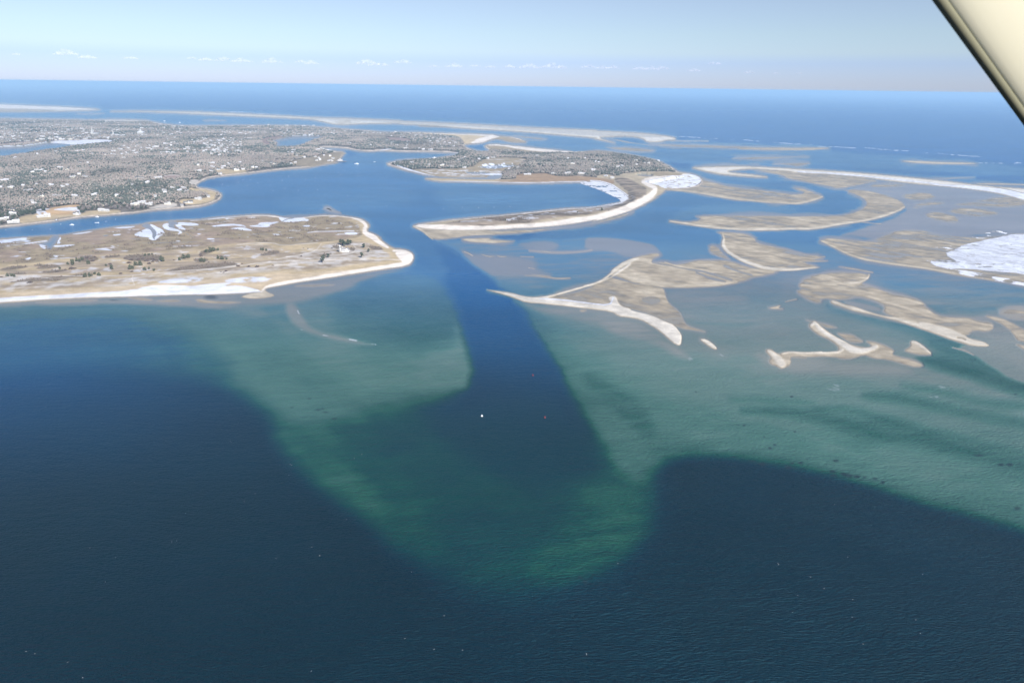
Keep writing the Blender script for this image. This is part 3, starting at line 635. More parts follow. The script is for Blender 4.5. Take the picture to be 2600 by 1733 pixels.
    F.bar(zp('C', 1330, 378, 1500, 388, 1770, 420, 1700, 430, 1500, 408), .12, 1.6, warp=.4)
    F.bar(zp('A', 850, 268, 1050, 262, 1250, 266, 1000, 275), .0, 1.6, warp=.3)
    F.bar(zp('B', 40, 345, 200, 335, 370, 342, 200, 350), .02, 1.6, warp=.3)
    F.bar(zp('D', 1570, 462, 1800, 445, 2352, 440, 'E', 250, 385, 0, 395, 'D', 2100, 472, 1800, 475), .06, 2, warp=.4, streak=.1)
    F.bar(zp('D', 2040, 525, 2352, 508, 'E', 250, 445, 100, 490, 'D', 2300, 545), .06, 2, warp=.4, streak=.1)
    F.bar(zp('E', 1300, 610, 1500, 600, 1870, 582, 1800, 592, 1560, 608), .08, 1.6, warp=.3)
    F.bar(zp('E', 1820, 652, 2000, 645, 2352, 655, 2500, 665, 2500, 678, 2200, 665, 1950, 665), .35, 1.5, warp=.3)
    F.bar(zp('D', 1150, 560, 1400, 530, 1700, 535, 2000, 550, 1700, 560, 1400, 560), -.05, 2, warp=.4, streak=.15)
    F.land(zp('D', 1150, 567, 1300, 560, 1500, 556, 1800, 553, 2350, 584, 'E', 0, 504, 500, 530, 1000, 570, 1500, 620, 2000, 680, 2350, 703, 2700, 740, 2700, 900, 2350, 825, 2200, 775, 2000, 733, 1700, 692, 1300, 660, 1000, 622, 700, 582, 300, 556, 0, 540,
                'D', 2350, 618, 2000, 593, 1850, 583, 1700, 590, 1550, 612, 1650, 630, 1900, 655, 2045, 677, 1950, 680, 1780, 668, 1500, 645, 1350, 618, 1230, 590), 2.0, 8, 'barrier_island', warp=.2)
    F.c(zp('E', 1300, 655, 1700, 688, 2000, 728, 2200, 770, 2350, 815, 2700, 890, 2700, 780, 2350, 748, 2030, 690, 1700, 668), SNOW, 1, warp=.4)
    F.c(zp('E', 2040, 682, 2200, 715, 2352, 755), BRUSH, .5, line=.7, warp=.1)
    F.c(zp('E', 100, 535, 500, 556, 1000, 605, 1500, 660), SNOW, .8, line=1.2, warp=.3)
    # ---- sand flats ----------------------------------------------------------
    F.nid = 40
    F.bar(zp('D', 620, 745, 900, 690, 1150, 645, 1270, 690, 1400, 728, 1600, 778, 1900, 815, 2200, 850, 2330, 870, 'E', 180, 745, 100, 720, 60, 690, 150, 690, 250, 730, 340, 765, 350, 795, 250, 825, 100, 858, 0, 856, 'D', 2250, 985, 2000, 966, 1600, 930, 1200, 852, 840, 818, 700, 780), .17, 4, warp=.3, streak=.12)
    F.bar(zp('D', 860, 818, 1200, 848, 1600, 926, 2000, 962, 2300, 980, 'E', 100, 852, 250, 818, 345, 785), .62, 3, line=1.8, warp=.2, own=False)
    F.ice(zp('D', 600, 742, 700, 725, 900, 690, 1100, 650, 1180, 640, 1270, 690, 1260, 740, 1180, 790, 1000, 800, 860, 808, 780, 785, 640, 760), 1, thr=-.16, fld='n3', col=SNOW, lift=.34)
    F.bar(zp('D', 1850, 588, 2352, 618, 'E', 300, 560, 700, 585, 930, 625, 800, 650, 660, 680, 510, 706, 400, 682, 200, 642, 0, 606, 'D', 2200, 660, 2000, 620), .2, 3, warp=.3, streak=.15)
    F.bar(zp('D', 905, 1180, 1200, 1230, 1500, 1272, 1800, 1286, 2350, 1275, 'E', 0, 1108, 280, 1106, 500, 1062, 750, 1030, 950, 985, 1100, 930, 1165, 890, 1180, 870, 1130, 820, 1000, 770, 800, 722, 640, 698, 570, 730, 700, 770, 775, 820, 785, 855, 740, 900, 650, 940, 500, 968, 0, 975, 'D', 2350, 1122, 2000, 1115, 1560, 1112, 1190, 1118, 1270, 1165, 1080, 1190, 960, 1175), .19, 4, warp=.25, streak=.1)
    F.bar(zp('D', 905, 1182, 1200, 1226, 1500, 1268, 1800, 1282, 2350, 1270, 'E', 0, 1102, 280, 1100, 500, 1056, 750, 1024, 950, 978, 1100, 924, 1160, 886), .8, 3, line=(1.6, 2.4, 2.8, 2.8, 2.8, 2.8, 2.8, 2.2, 2.2, 2, 1.6, 1.2), warp=.15, own=False)
    F.bar(zp('E', 735, 1036, 830, 1048, 930, 1050), .4, 1.5, line=.8, warp=.1)
    for P in (zp('E', 1240, 890, 1300, 850, 1500, 828, 1600, 850, 1400, 870, 1300, 900), zp('E', 1640, 857, 1800, 838, 2050, 790, 2250, 780, 2400, 850, 2300, 880, 2100, 890, 1900, 872), zp('E', 1580, 910, 1900, 885, 2100, 930, 2080, 970, 1900, 980, 1700, 960),
              zp('E', 1330, 960, 1500, 920, 1700, 990, 1700, 1050, 1500, 1030), zp('E', 800, 670, 1000, 640, 1200, 660, 1100, 690, 900, 690), zp('E', 1100, 760, 1400, 740, 1500, 800, 1250, 830)):
        F.bar(P, .1, 5, warp=.8, streak=.2)
    F.bar(zp('J', 305, 190, 430, 168, 600, 182, 830, 205, 950, 150, 1100, 95, 1300, 90, 1500, 140, 1800, 170, 2100, 140, 2352, 130, 2600, 130, 2600, 700, 2350, 652, 2100, 606, 1700, 546, 1400, 482, 1100, 446, 900, 416, 750, 390, 600, 340, 450, 262), .1, 4, warp=.35, streak=.16)
    F.bar(zp('J', 320, 192, 450, 260, 600, 336, 750, 386, 900, 411, 1100, 440, 1400, 476, 1700, 540, 2100, 600), .6, 3, line=(1, 1.5, 2, 2.2, 2.2, 2, 2, 1.6, 1.5), warp=.15, own=False)
    F.bar(zp('J', 1000, 400, 1300, 320, 1500, 400, 1650, 500, 1400, 470), .3, 8, warp=.8, streak=.3, own=False)
    # great sheet of drift ice
    icep = zp('J', 1535, 332, 1650, 290, 1760, 240, 1950, 190, 2200, 143, 2352, 135, 2700, 128, 2700, 620, 2350, 530, 2000, 500, 1800, 480, 1500, 470, 1380, 400, 1560, 380, 1700, 420)
    F.ice(icep, 1.5, warp=.8, thr=-.22, gain=10, col=SNOW * np.array([.98, 1, 1.03], np.float32), lift=.35)
    F.c(icep, SNOW * .70, 1.5, thr=.03, gain=9, fld='st3', a=.5)
    F.c(icep, SNOW * .5, 1.5, thr=.14, gain=14, fld='n3', a=.6)
    F.ice(zp('J', 1330, 372, 1500, 440, 1650, 480, 1900, 515, 2050, 560, 2352, 600, 2700, 720, 2352, 656, 2050, 596, 1750, 545, 1640, 510, 1450, 440), 1.2, warp=.8, thr=-.08, fld='n3', gain=10, col=SNOW, lift=.35)
    F.ice(zp('J', 1780, 180, 2000, 110, 2150, 100, 2250, 130, 2000, 175, 1850, 205), 3, warp=.5, thr=.16, fld='n3', gain=14, col=SNOW, lift=.3)
    F.ice(zp('J', 1400, 230, 1560, 215, 1700, 260, 1600, 300, 1450, 320), 3, warp=.5, thr=.15, fld='n3', gain=14, col=SNOW, lift=.3)
    # wet wedge and small bars under the spit
    F.nid = 60
    F.bar(zp('H', 185, 128, 300, 140, 900, 182, 1400, 165, 1900, 130, 2350, 0, 2400, -10, 2200, 70, 1900, 125, 1600, 160, 1300, 205, 1000, 222, 750, 232, 560, 262, 385, 272, 325, 215, 240, 165), .3, 3, warp=.2, streak=.12)
    F.bar(zp('H', 200, 135, 300, 190, 340, 235, 390, 268), .6, 2, line=(1.5, 2, 2, 1), warp=.1, own=False)
    F.bar(zp('H', 660, 262, 740, 256, 950, 246, 960, 262, 1100, 275, 1220, 285, 1050, 305, 850, 300, 720, 288), .35, 2.4, warp=.2)
    F.bar(zp('H', 820, 200, 1000, 216), .5, 1.5, line=.9, warp=.1)
    for P in (zp('H', 700, 388, 750, 405, 790, 428), zp('H', 880, 415, 940, 436, 1000, 434), zp('H', 1030, 430, 1060, 437, 1115, 434), zp('H', 1260, 434, 1390, 442), zp('H', 1310, 622, 1500, 637, 1650, 655, 1760, 651), zp('H', 1370, 612, 1560, 632), zp('H', 1340, 548, 1400, 556)):
        F.bar(P, .42, 1.4, line=[.5] + [1.1] * (len(P) - 2) + [.5], warp=.2)
    F.bar(zp('H', 1350, 376, 1650, 402, 1850, 390, 1970, 371), -.1, 3, line=2, warp=.2)
    # hooked bar with its fan
    F.nid = 80
    F.bar(zp('I', -80, 700, 60, 630, 180, 560, 300, 590, 450, 630, 660, 662, 730, 675, 735, 730, 780, 830, 880, 900, 930, 1000, 960, 1045, 1060, 1078, 1170, 1115, 1050, 1095, 900, 1075, 750, 1010, 600, 930, 400, 880, 270, 840, 160, 835, 0, 825, 'H', 1900, 900, 1500, 855, 1420, 850, 1540, 835), .16, 2.6, warp=.3, streak=.09)
    F.bar(zp('I', 480, 770, 560, 750, 640, 745, 700, 780, 690, 830, 600, 840, 510, 820), -.12, 4, warp=.9, streak=.1, own=False)
    F.E[:] = F.E
    F.bar(zp('I', 180, 545, 250, 480, 350, 410, 450, 355, 660, 322, 700, 345, 620, 385, 605, 420, 740, 410, 830, 440, 950, 420, 1030, 400, 1100, 388, 1300, 388, 1400, 402, 1500, 440, 1640, 470, 1880, 500, 1800, 535, 1640, 560, 1480, 618, 1250, 652, 900, 669, 650, 662, 450, 622, 300, 572), .24, 5, warp=.3, streak=.16)
    F.bar(zp('I', 1050, 510, 1200, 560, 1350, 605, 1300, 612, 1150, 580), -.15, 3, warp=.3, own=False)
    for P in (zp('I', 1050, 515, 1200, 575, 1340, 605), zp('I', 1330, 450, 1450, 500, 1600, 540), zp('I', 620, 420, 760, 440, 900, 470, 1100, 500, 1300, 560, 1400, 590)):
        F.e(P, -.25, 2.5, line=2.2, warp=.3)
    F.bar(zp('I', 740, 415, 850, 450, 1000, 475, 1200, 500, 1400, 540, 1500, 560), .55, 2, line=(1, 1.5, 1.4, 1.2, 1, .5), warp=.2, own=False)
    F.bar(zp('I', 240, 520, 400, 575, 650, 625, 900, 650, 1200, 640, 1450, 612), .5, 5, line=(3, 5, 6, 5, 4, 1), warp=.2, own=False)
    F.bar(zp('I', -70, 650, 0, 640, 100, 600, 180, 545, 260, 470, 350, 415, 470, 378), .85, 2.6, line=(2.5, 3, 3, 3.4, 5, 5, 2), warp=.15, own=False)
    F.bar(zp('H', 905, 765, 1000, 776, 1150, 796, 1290, 835, 1420, 843, 1540, 830, 1750, 765, 2100, 680, 2280, 550, 2350, 495, 2360, 520, 2180, 640, 1950, 730, 1650, 815, 1500, 850, 1700, 860, 1900, 895, 2130, 915, 2160, 890, 2130, 850, 2160, 832, 2205, 832, 2230, 900, 2260, 930, 2350, 955, 'I', 400, 895, 600, 940, 750, 1010, 835, 1045, 900, 1130, 905, 1180, 892, 1240, 850, 1238, 780, 1180, 680, 1090, 580, 1030, 500, 982, 350, 955, 280, 952, 200, 900, 0, 878, 'H', 1700, 925, 1500, 905, 1310, 893, 1200, 850, 1050, 803, 960, 778), 1.15, 2.6, warp=.15)
    F.c(zp('H', 1450, 860, 1700, 872, 1950, 905, 2150, 925, 2180, 850), SNOW, .8, line=(1, 2, 2, 2, 2), warp=.2)
    # crescent
    F.bar(zp('I', 1250, 108, 1400, 108, 1550, 128, 1640, 172, 1650, 210, 1800, 250, 2000, 290, 2100, 330, 2350, 372, 2200, 402, 2120, 420, 2290, 460, 2050, 492, 1850, 497, 1650, 462, 1450, 372, 1310, 280, 1300, 230, 1330, 170), .17, 4, warp=.25, streak=.13)
    F.bar(zp('I', 1310, 140, 1325, 180, 1310, 230, 1340, 295, 1450, 372, 1600, 432, 1750, 478, 1900, 489, 2050, 487, 2280, 464), .95, 2.6, line=(1, 2, 4, 4, 4, 4, 4, 3.4, 2.6, 1), warp=.15, own=False)
    F.bar(zp('I', 1190, 240, 1260, 250, 1310, 320, 1400, 400, 1300, 370, 1170, 310), .06, 3, warp=.4)
    for P in (zp('I', 1880, 470, 2000, 430, 2100, 412), zp('J', 0, 440, 80, 425, 140, 415), zp('J', 100, 400, 250, 405, 400, 400), zp('J', 150, 395, 250, 370, 370, 360)):
        F.bar(P, .4, 2, line=[.6] + [1.5] * (len(P) - 2) + [.6], warp=.2)
    F.bar(zp('J', -60, 300, 60, 300, 200, 340, 330, 350, 250, 395, 120, 390, 0, 350), .05, 4, warp=.5, streak=.2)
    # feathered fan, right
    F.bar(zp('J', 105, 640, 130, 600, 200, 560, 370, 517, 600, 502, 815, 530, 800, 570, 720, 620, 850, 650, 1000, 710, 1250, 762, 1350, 812, 1390, 870, 1500, 948, 1650, 972, 1780, 965, 1900, 1000, 2030, 1008, 2065, 1050, 2000, 1110, 1860, 1085, 1780, 1150, 1680, 1105, 1400, 1035, 1290, 1038, 1150, 990, 950, 915, 970, 850, 880, 800, 700, 758, 620, 780, 480, 790, 340, 770, 310, 825, 200, 790, 130, 740, 80, 700, 130, 690), .20, 6, warp=.5, streak=.28)
    F.bar(zp('J', 815, 532, 790, 585, 680, 622, 560, 612), .65, 3, line=(1.5, 3, 3, 1), warp=.2, own=False)
    F.bar(zp('J', 400, 580, 560, 625, 700, 640), .5, 3, line=(1, 2, 1), warp=.2, own=False)
    F.bar(zp('J', 420, 660, 620, 690, 900, 780, 1150, 860, 1400, 950), .42, 3, line=(1, 3, 2.5, 2.5, 1), warp=.2, own=False)
    F.e(zp('J', 500, 640, 650, 665, 800, 700), -.15, 2.5, line=1.5, warp=.3)
    F.bar(zp('J', 415, 800, 455, 790, 560, 835, 650, 850, 850, 922, 1000, 958, 1080, 960, 1300, 1028, 1310, 1002, 1400, 1018, 1600, 1070, 1760, 1140, 1800, 1172, 1950, 1205, 2020, 1252, 1850, 1250, 1700, 1210, 1500, 1140, 1300, 1072, 1100, 1002, 900, 942, 700, 908, 550, 860, 430, 822), .8, 4, warp=.2)
    F.e(zp('J', 1690, 1165, 1730, 1168, 1765, 1185), .12, 2.5, line=2, warp=.1)
    # branching bar
    F.bar(zp('J', 208, 1042, 245, 1000, 285, 998, 330, 1050, 400, 1110, 560, 1210, 700, 1252, 800, 1268, 832, 1240, 768, 1200, 850, 1200, 980, 1240, 1062, 1290, 1035, 1330, 1100, 1350, 1250, 1380, 1362, 1432, 1300, 1467, 1150, 1432, 1000, 1382, 850, 1372, 750, 1332, 640, 1377, 550, 1377, 450, 1350, 200, 1350, 0, 1358,
              'I', 2200, 1368, 2000, 1350, 1985, 1380, 1992, 1410, 1968, 1455, 1820, 1442, 1768, 1402, 1800, 1360, 1738, 1288, 1800, 1282, 1830, 1310, 1870, 1326, 1950, 1305, 2150, 1316, 2352, 1304, 'J', 150, 1315, 480, 1312, 512, 1270, 440, 1200, 300, 1130, 235, 1080), .36, 5, warp=.2)
    F.bar(zp('J', 235, 1040, 270, 1015, 330, 1090, 450, 1170, 560, 1235, 640, 1290, 760, 1300, 880, 1260), 1.1, 4, line=(3, 4, 4, 5, 8, 8, 6, 4), warp=.1, own=False)
    F.bar(zp('I', 1900, 1322, 1990, 1308, 2150, 1320, 2350, 1308, 'J', 150, 1318, 480, 1315, 540, 1290), 1.0, 3, line=(1, 2, 2, 2, 2, 2, 3), warp=.1, own=False)
    F.bar(zp('I', 1765, 1292, 1830, 1340, 1880, 1400, 1900, 1430), .9, 5, line=(3, 6, 10, 10), warp=.1, own=False)
    F.bar(zp('J', 180, 986, 240, 1000, 330, 1010, 480, 1058, 490, 1070, 400, 1070, 330, 1040), .1, 3, warp=.2)
    F.bar(zp('J', 480, 1118, 560, 1128, 650, 1135, 700, 1170, 765, 1205, 690, 1224, 600, 1210, 540, 1160), .18, 4, warp=.2)
    F.bar(zp('J', 1215, 1208, 1260, 1194, 1350, 1250, 1450, 1332, 1350, 1342, 1200, 1312, 1150, 1290, 1222, 1250), .45, 4, warp=.15)
    F.bar(zp('J', 1230, 1205, 1280, 1215, 1350, 1265, 1420, 1320), .9, 3, line=(2, 3, 3, 1), warp=.1, own=False)
    F.bar(zp('I', 1078, 1176, 1150, 1180, 1222, 1230, 1262, 1276, 1225, 1280, 1150, 1230), .95, 2.4, warp=.1)
    F.bar(zp('J', 1945, 943, 2100, 960, 2200, 1000, 2350, 1080, 2600, 1180, 2600, 1260, 2350, 1200, 2280, 1188, 2240, 1120, 2150, 1040, 2050, 990), .22, 4, warp=.2)
    F.bar(zp('J', 2260, 1225, 2350, 1235, 2600, 1330, 2500, 1340, 2350, 1275), .2, 4, warp=.2)
    F.bar(zp('J', 2080, 920, 2250, 850, 2500, 880, 2600, 1000, 2352, 990, 2240, 985), .02, 8, warp=.8, streak=.3)
    F.bar(zp('J', 1640, 1264, 1760, 1290, 1850, 1335), .1, 3, line=(1, 2, 1), warp=.2)
    F.bar(zp('I', 1765, 872, 1830, 855, 1895, 843, 1862, 868, 1935, 882, 1840, 880), .4, 2, warp=.1)
    F.bar(zp('I', 1942, 808, 2000, 792, 2050, 783), .35, 2, line=(.5, 1.2, .5), warp=.1)
    F.bar(zp('J', 520, 460, 650, 480, 850, 515), .25, 2.5, line=(.5, 1.8, .8), warp=.3)
    F.bar(zp('H', 1850, 970, 1900, 960, 1930, 975, 1870, 990), .0, 3, warp=.2)
    # ---- bed forms on everything that falls dry at low water
    band = np.clip(1 - np.abs(F.E - .1) / .75, 0, 1) * np.where(F.id >= 40, 1, np.where(F.id == 0, .45, 0)) * sstep((F.py - 380) / 60) * (F.A < .5)
    F.E += band * (.74 * F.st3 + .42 * F.st2 + .35 * F.n1 + .12 * F.n3)
    deepb = np.clip((F.E + 9) / 3, 0, 1) * np.clip((-F.E - .3) / .5, 0, 1) * sstep((F.py - 560) / 120)
    F.E *= 1 + deepb * (.26 * F.st3 + .36 * F.st2 + .34 * F.n1)
    we = F.edge * (F.E > -.02) * .8
    F.C += (np.array((.30, .265, .21), np.float32) - F.C) * we[:, None]
    F.id[(F.E > -.03) & (F.id == 0)] = 99
    # ---- breakers, drift foam, weed -------------------------------------------
    for P, wd in ((zp('E', -80, 258, 0, 257, 140, 258), .9), (zp('E', 180, 260, 235, 261), .6), (zp('E', 300, 280, 450, 286, 680, 298), .9), (zp('E', 770, 295, 1000, 318, 1200, 325), .8),
                  (zp('E', 1320, 352, 1400, 345), .7), (zp('E', 1500, 352, 1700, 370, 1950, 385), .8), (zp('E', 1880, 446, 2140, 449), .7), (zp('E', 2260, 452, 2290, 440, 2320, 452), 1.4),
                  (zp('D', 950, 210, 1080, 213, 1320, 230), .8), (zp('D', 1370, 238, 1450, 235), .6), (zp('D', 1600, 245, 1650, 248), .8), (zp('D', 1750, 250, 1930, 265), .8), (zp('D', 2100, 280, 2352, 296), .9),
                  (zp('D', 1080, 265, 1350, 265), .5), (zp('B', 380, 243, 530, 244), .6), (zp('B', 650, 262, 950, 275), .5), (zp('B', 20, 218, 60, 218), .5), (zp('A', 1020, 178, 1060, 178), .6)):
        ix, s = F.mask(P, 1, .2, wd)
        F.foam[ix] = np.maximum(F.foam[ix], sstep(s + .4) * .6 * np.clip((F.n3[ix] + .1) * 6, 0, 1))
    for P, wd, th in ((zp('G', 1000, 1055, 985, 1080, 1000, 1130, 1015, 1160), .9, 0), (zp('G', 1260, 1378, 1380, 1400, 1520, 1415, 1640, 1440, 1780, 1465), 1.4, -.02), (zp('G', 970, 1280, 1050, 1320, 1140, 1362), 1.4, .08),
                      (zp('U', 1210, 130, 1300, 140, 1420, 165), 8, .17), (zp('U', 1780, 190, 1920, 210), 3, .12), (zp('U', 1880, 150, 1980, 175, 2080, 200), 4, .12), (zp('U', 660, 0, 700, 25), 2, .1), (zp('I', 900, 1300, 1010, 1400), 3, .12), (zp('I', 1260, 1320, 1330, 1370), 4, .15)):
        ix, s = F.mask(P, 2, .2, wd)
        F.foam[ix] = np.maximum(F.foam[ix], sstep(s + .8) * np.clip((F.n3[ix] - th) * 14, 0, 1) * (.4 if P[0][0] < 1300 else .13))
    for x, y, a, b in ((1420, 528, 6, 2.2), (1397, 582, 6, 2.2), (1455, 595, 7, 3), (1480, 602, 8, 3), (1520, 607, 7, 2.5), (1558, 611, 4, 1.2), (1608, 617, 4, 1.5), (1645, 635, 5, 2), (1238, 538, 5, 2), (1198, 540, 4, 1.5), (1090, 465, 3.5, 2),
                       (1115, 447, 3.5, 1.5), (1217, 382, 3, 1.4), (957, 352, 2.6, 1.4), (930, 352, 2, 1), (1060, 408, 2, 1), (1195, 207, 3, 1.4), (717, 185, 2, 1.2), (2125, 500, 10, 1.6), (2240, 545, 7, 2.4), (2285, 545, 7, 2.4), (2320, 763, 6, 2.5), (140, 1108, 5, 2),
                       (165, 1130, 5, 2), (1180, 560, 7, 3), (1050, 545, 8, 3), (2308, 197, 3, 1.2), (1000, 530, 8, 1.5), (1400, 602, 7, 2), (906, 508, 3, 1)):
        P = zp('U', x, y)[0]
        r = np.hypot((F.px + 9 * F.n3 - P[0]) / (a * 1.05), (F.py + 5 * F.n2 - P[1]) / (b * 1.25))
        F.weed = np.maximum(F.weed, np.clip(1.7 - r, 0, 1))
    for x, y, a, b in ((1540, 611, 4, 1.4), (1455, 656, 4, 1.2), (1585, 666, 6, 1.4), (1607, 661, 4, 1.4), (1620, 678, 6, 1.4), (1665, 711, 6, 2), (1050, 105, 14, 4), (570, 120, 10, 1)):
        P = zp('S', x, y)[0]
        r = np.hypot((F.px + 9 * F.n3 - P[0]) / (a * 1.05), (F.py + 5 * F.n2 - P[1]) / (b * 1.25))
        F.weed = np.maximum(F.weed, np.clip(1.6 - r, 0, 1) * .75)
    return F

# ------------------------------------------------------------------ materials
def newmat(name):
    m = bpy.data.materials.new(name)
    m.use_nodes = True
    return m, m.node_tree, m.node_tree.nodes['Principled BSDF']

def simple(name, col, rough=.8, metal=0, noise=0, scale=1.0, spec=.3):
    m, t, b = newmat(name)
    b.inputs['Base Color'].default_value = (*col, 1)
    b.inputs['Roughness'].default_value = rough
    b.inputs['Metallic'].default_value = metal
    b.inputs['Specular IOR Level'].default_value = spec
    if noise:
        tc = t.nodes.new('ShaderNodeTexCoord')
        n = t.nodes.new('ShaderNodeTexNoise')
        n.inputs['Scale'].default_value = scale
        n.inputs['Detail'].default_value = 4
        mr = t.nodes.new('ShaderNodeMapRange')
        mr.inputs[3].default_value = 1 - noise
        mr.inputs[4].default_value = 1 + noise
        mx = t.nodes.new('ShaderNodeVectorMath')
        mx.operation = 'SCALE'
        mx.inputs[0].default_value = col
        t.links.new(tc.outputs['Object'], n.inputs[0])
        t.links.new(n.outputs[0], mr.inputs[0])
        t.links.new(mr.outputs[0], mx.inputs['Scale'])
        t.links.new(mx.outputs[0], b.inputs['Base Color'])
    return m

def attr_node(t, name):
    a = t.nodes.new('ShaderNodeAttribute')
    a.attribute_name = name
    return a

def noise_node(t, src, scale, detail=4, stretch=None, rot=0):
    n = t.nodes.new('ShaderNodeTexNoise')
    n.inputs['Scale'].default_value = scale
    n.inputs['Detail'].default_value = detail
    if stretch:
        mp = t.nodes.new('ShaderNodeMapping')
        mp.inputs['Rotation'].default_value = (0, 0, rot)
        mp.inputs['Scale'].default_value = stretch
        t.links.new(src, mp.inputs[0])
        src = mp.outputs[0]
    t.links.new(src, n.inputs[0])
    return n

def maprange(t, src, a, b, c, d):
    m = t.nodes.new('ShaderNodeMapRange')
    for k, v in enumerate((a, b, c, d)):
        m.inputs[k + 1].default_value = v
    t.links.new(src, m.inputs[0])
    return m.outputs[0]

def math_node(t, op, a, b):
    m = t.nodes.new('ShaderNodeMath')
    m.operation = op
    for k, v in enumerate((a, b)):
        if isinstance(v, (int, float)):
            m.inputs[k].default_value = v
        else:
            t.links.new(v, m.inputs[k])
    return m.outputs[0]

def scale_col(t, col, fac):
    m = t.nodes.new('ShaderNodeVectorMath')
    m.operation = 'SCALE'
    t.links.new(col, m.inputs[0])
    t.links.new(fac, m.inputs['Scale'])
    return m.outputs[0]

def ground_material():
    m, t, b = newmat('sand_grass_and_snow')
    a = attr_node(t, 'Col')
    g = t.nodes.new('ShaderNodeNewGeometry')
    n1 = noise_node(t, g.outputs['Position'], .06, 5, (.6, 1, 1), .2)
    n2 = noise_node(t, g.outputs['Position'], .45, 4)
    f1 = maprange(t, n1.outputs[0], .3, .7, .84, 1.12)
    f2 = maprange(t, n2.outputs[0], .3, .7, .88, 1.1)
    c = scale_col(t, a.outputs['Color'], math_node(t, 'MULTIPLY', f1, f2))
    t.links.new(c, b.inputs['Base Color'])
    wet = attr_node(t, 'Wet')
    t.links.new(maprange(t, wet.outputs['Fac'], 0, 1, .92, .5), b.inputs['Roughness'])
    b.inputs['Specular IOR Level'].default_value = .35
    bp = t.nodes.new('ShaderNodeBump')
    bp.inputs['Strength'].default_value = .5
    bp.inputs['Distance'].default_value = .6
    t.links.new(n2.outputs[0], bp.inputs['Height'])
    t.links.new(bp.outputs[0], b.inputs['Normal'])
    return m

def water_material():
    m, t, b = newmat('sea_water')
    a = attr_node(t, 'Col')
    g = t.nodes.new('ShaderNodeNewGeometry')
    P = g.outputs['Position']
    slow = noise_node(t, P, .004, 4, (.5, 1, 1), .15)
    c = scale_col(t, a.outputs['Color'], maprange(t, slow.outputs[0], .3, .7, .86, 1.14))
    foam = attr_node(t, 'Foam')
    mix = t.nodes.new('ShaderNodeMix')
    mix.data_type = 'RGBA'
    mix.inputs['B'].default_value = (.8, .82, .85, 1)
    t.links.new(foam.outputs['Fac'], mix.inputs['Factor'])
    t.links.new(c, mix.inputs['A'])
    t.links.new(mix.outputs['Result'], b.inputs['Base Color'])
    ro = attr_node(t, 'Rough')
    t.links.new(ro.outputs['Fac'], b.inputs['Roughness'])
    b.inputs['IOR'].default_value = 1.33
    b.inputs['Specular IOR Level'].default_value = .22
    b.inputs['Specular Tint'].default_value = (.32, .72, 1, 1)
    # crests: warp the position a little so the wave fronts bend, then stretch noise along the fronts
    wn = noise_node(t, P, .0035, 2)
    off = t.nodes.new('ShaderNodeVectorMath')
    off.operation = 'MULTIPLY_ADD'
    off.inputs[1].default_value = (70, 70, 0)
    t.links.new(wn.outputs[1], off.inputs[0])
    t.links.new(P, off.inputs[2])
    Q = off.outputs[0]
    n1 = noise_node(t, Q, .085, 3, (.5, 1.6, 1), math.radians(10))
    n2 = noise_node(t, Q, .38, 3, (.55, 1.5, 1), math.radians(-12))
    n3 = noise_node(t, P, .8, 2, (.7, 1.2, 1), math.radians(25))
    h = math_node(t, 'ADD', math_node(t, 'MULTIPLY', n1.outputs[0], 2.6), math_node(t, 'MULTIPLY', n2.outputs[0], 2.6))
    h = math_node(t, 'ADD', h, math_node(t, 'MULTIPLY', n3.outputs[0], .4))
    calm = attr_node(t, 'Chop')
    gust = noise_node(t, P, .009, 3, (.5, 1, 1), .5)
    h = math_node(t, 'MULTIPLY', h, math_node(t, 'MULTIPLY', calm.outputs['Fac'], maprange(t, gust.outputs[0], .3, .7, .7, 1.3)))
    bp = t.nodes.new('ShaderNodeBump')
    bp.inputs['Strength'].default_value = 1
    bp.inputs['Distance'].default_value = 1.0
    t.links.new(h, bp.inputs['Height'])
    t.links.new(bp.outputs[0], b.inputs['Normal'])
    return m

# ------------------------------------------------------------------ object helpers
def mesh_np(name, V, faces, mat=None, smooth=False):
    """faces: (n,k) integer array"""
    me = bpy.data.meshes.new(name)
    V = np.asarray(V, np.float32)
    faces = np.asarray(faces, np.int32)
    me.vertices.add(len(V))
    me.vertices.foreach_set('co', V.ravel())
    k = faces.shape[1]
    me.loops.add(faces.size)
    me.loops.foreach_set('vertex_index', faces.ravel())
    me.polygons.add(len(faces))
    me.polygons.foreach_set('loop_start', np.arange(0, faces.size, k, dtype=np.int32))
    me.polygons.foreach_set('loop_total', np.full(len(faces), k, np.int32))
    if smooth:
        me.polygons.foreach_set('use_smooth', np.ones(len(faces), bool))
    me.update()
    if mat:
        me.materials.append(mat)
    return me

def add_attr(me, name, data):
    if data.ndim == 2:
        a = me.attributes.new(name, 'FLOAT_COLOR', 'POINT')
        rgba = np.ones((len(data), 4), np.float32)
        rgba[:, :3] = data
        a.data.foreach_set('color', rgba.ravel())
    else:
        a = me.attributes.new(name, 'FLOAT', 'POINT')
        a.data.foreach_set('value', data.astype(np.float32))

def link(name, me, parent=None, loc=(0, 0, 0), rz=0):
    o = bpy.data.objects.new(name, me)
    COL.objects.link(o)
    o.location = loc
    o.rotation_euler = (0, 0, rz)
    if parent:
        o.parent = parent
    return o

def tag(o, label=None, cat=None, group=None, kind=None):
    if label: o['label'] = label
    if cat: o['category'] = cat
    if group: o['group'] = group
    if kind: o['kind'] = kind
    return o

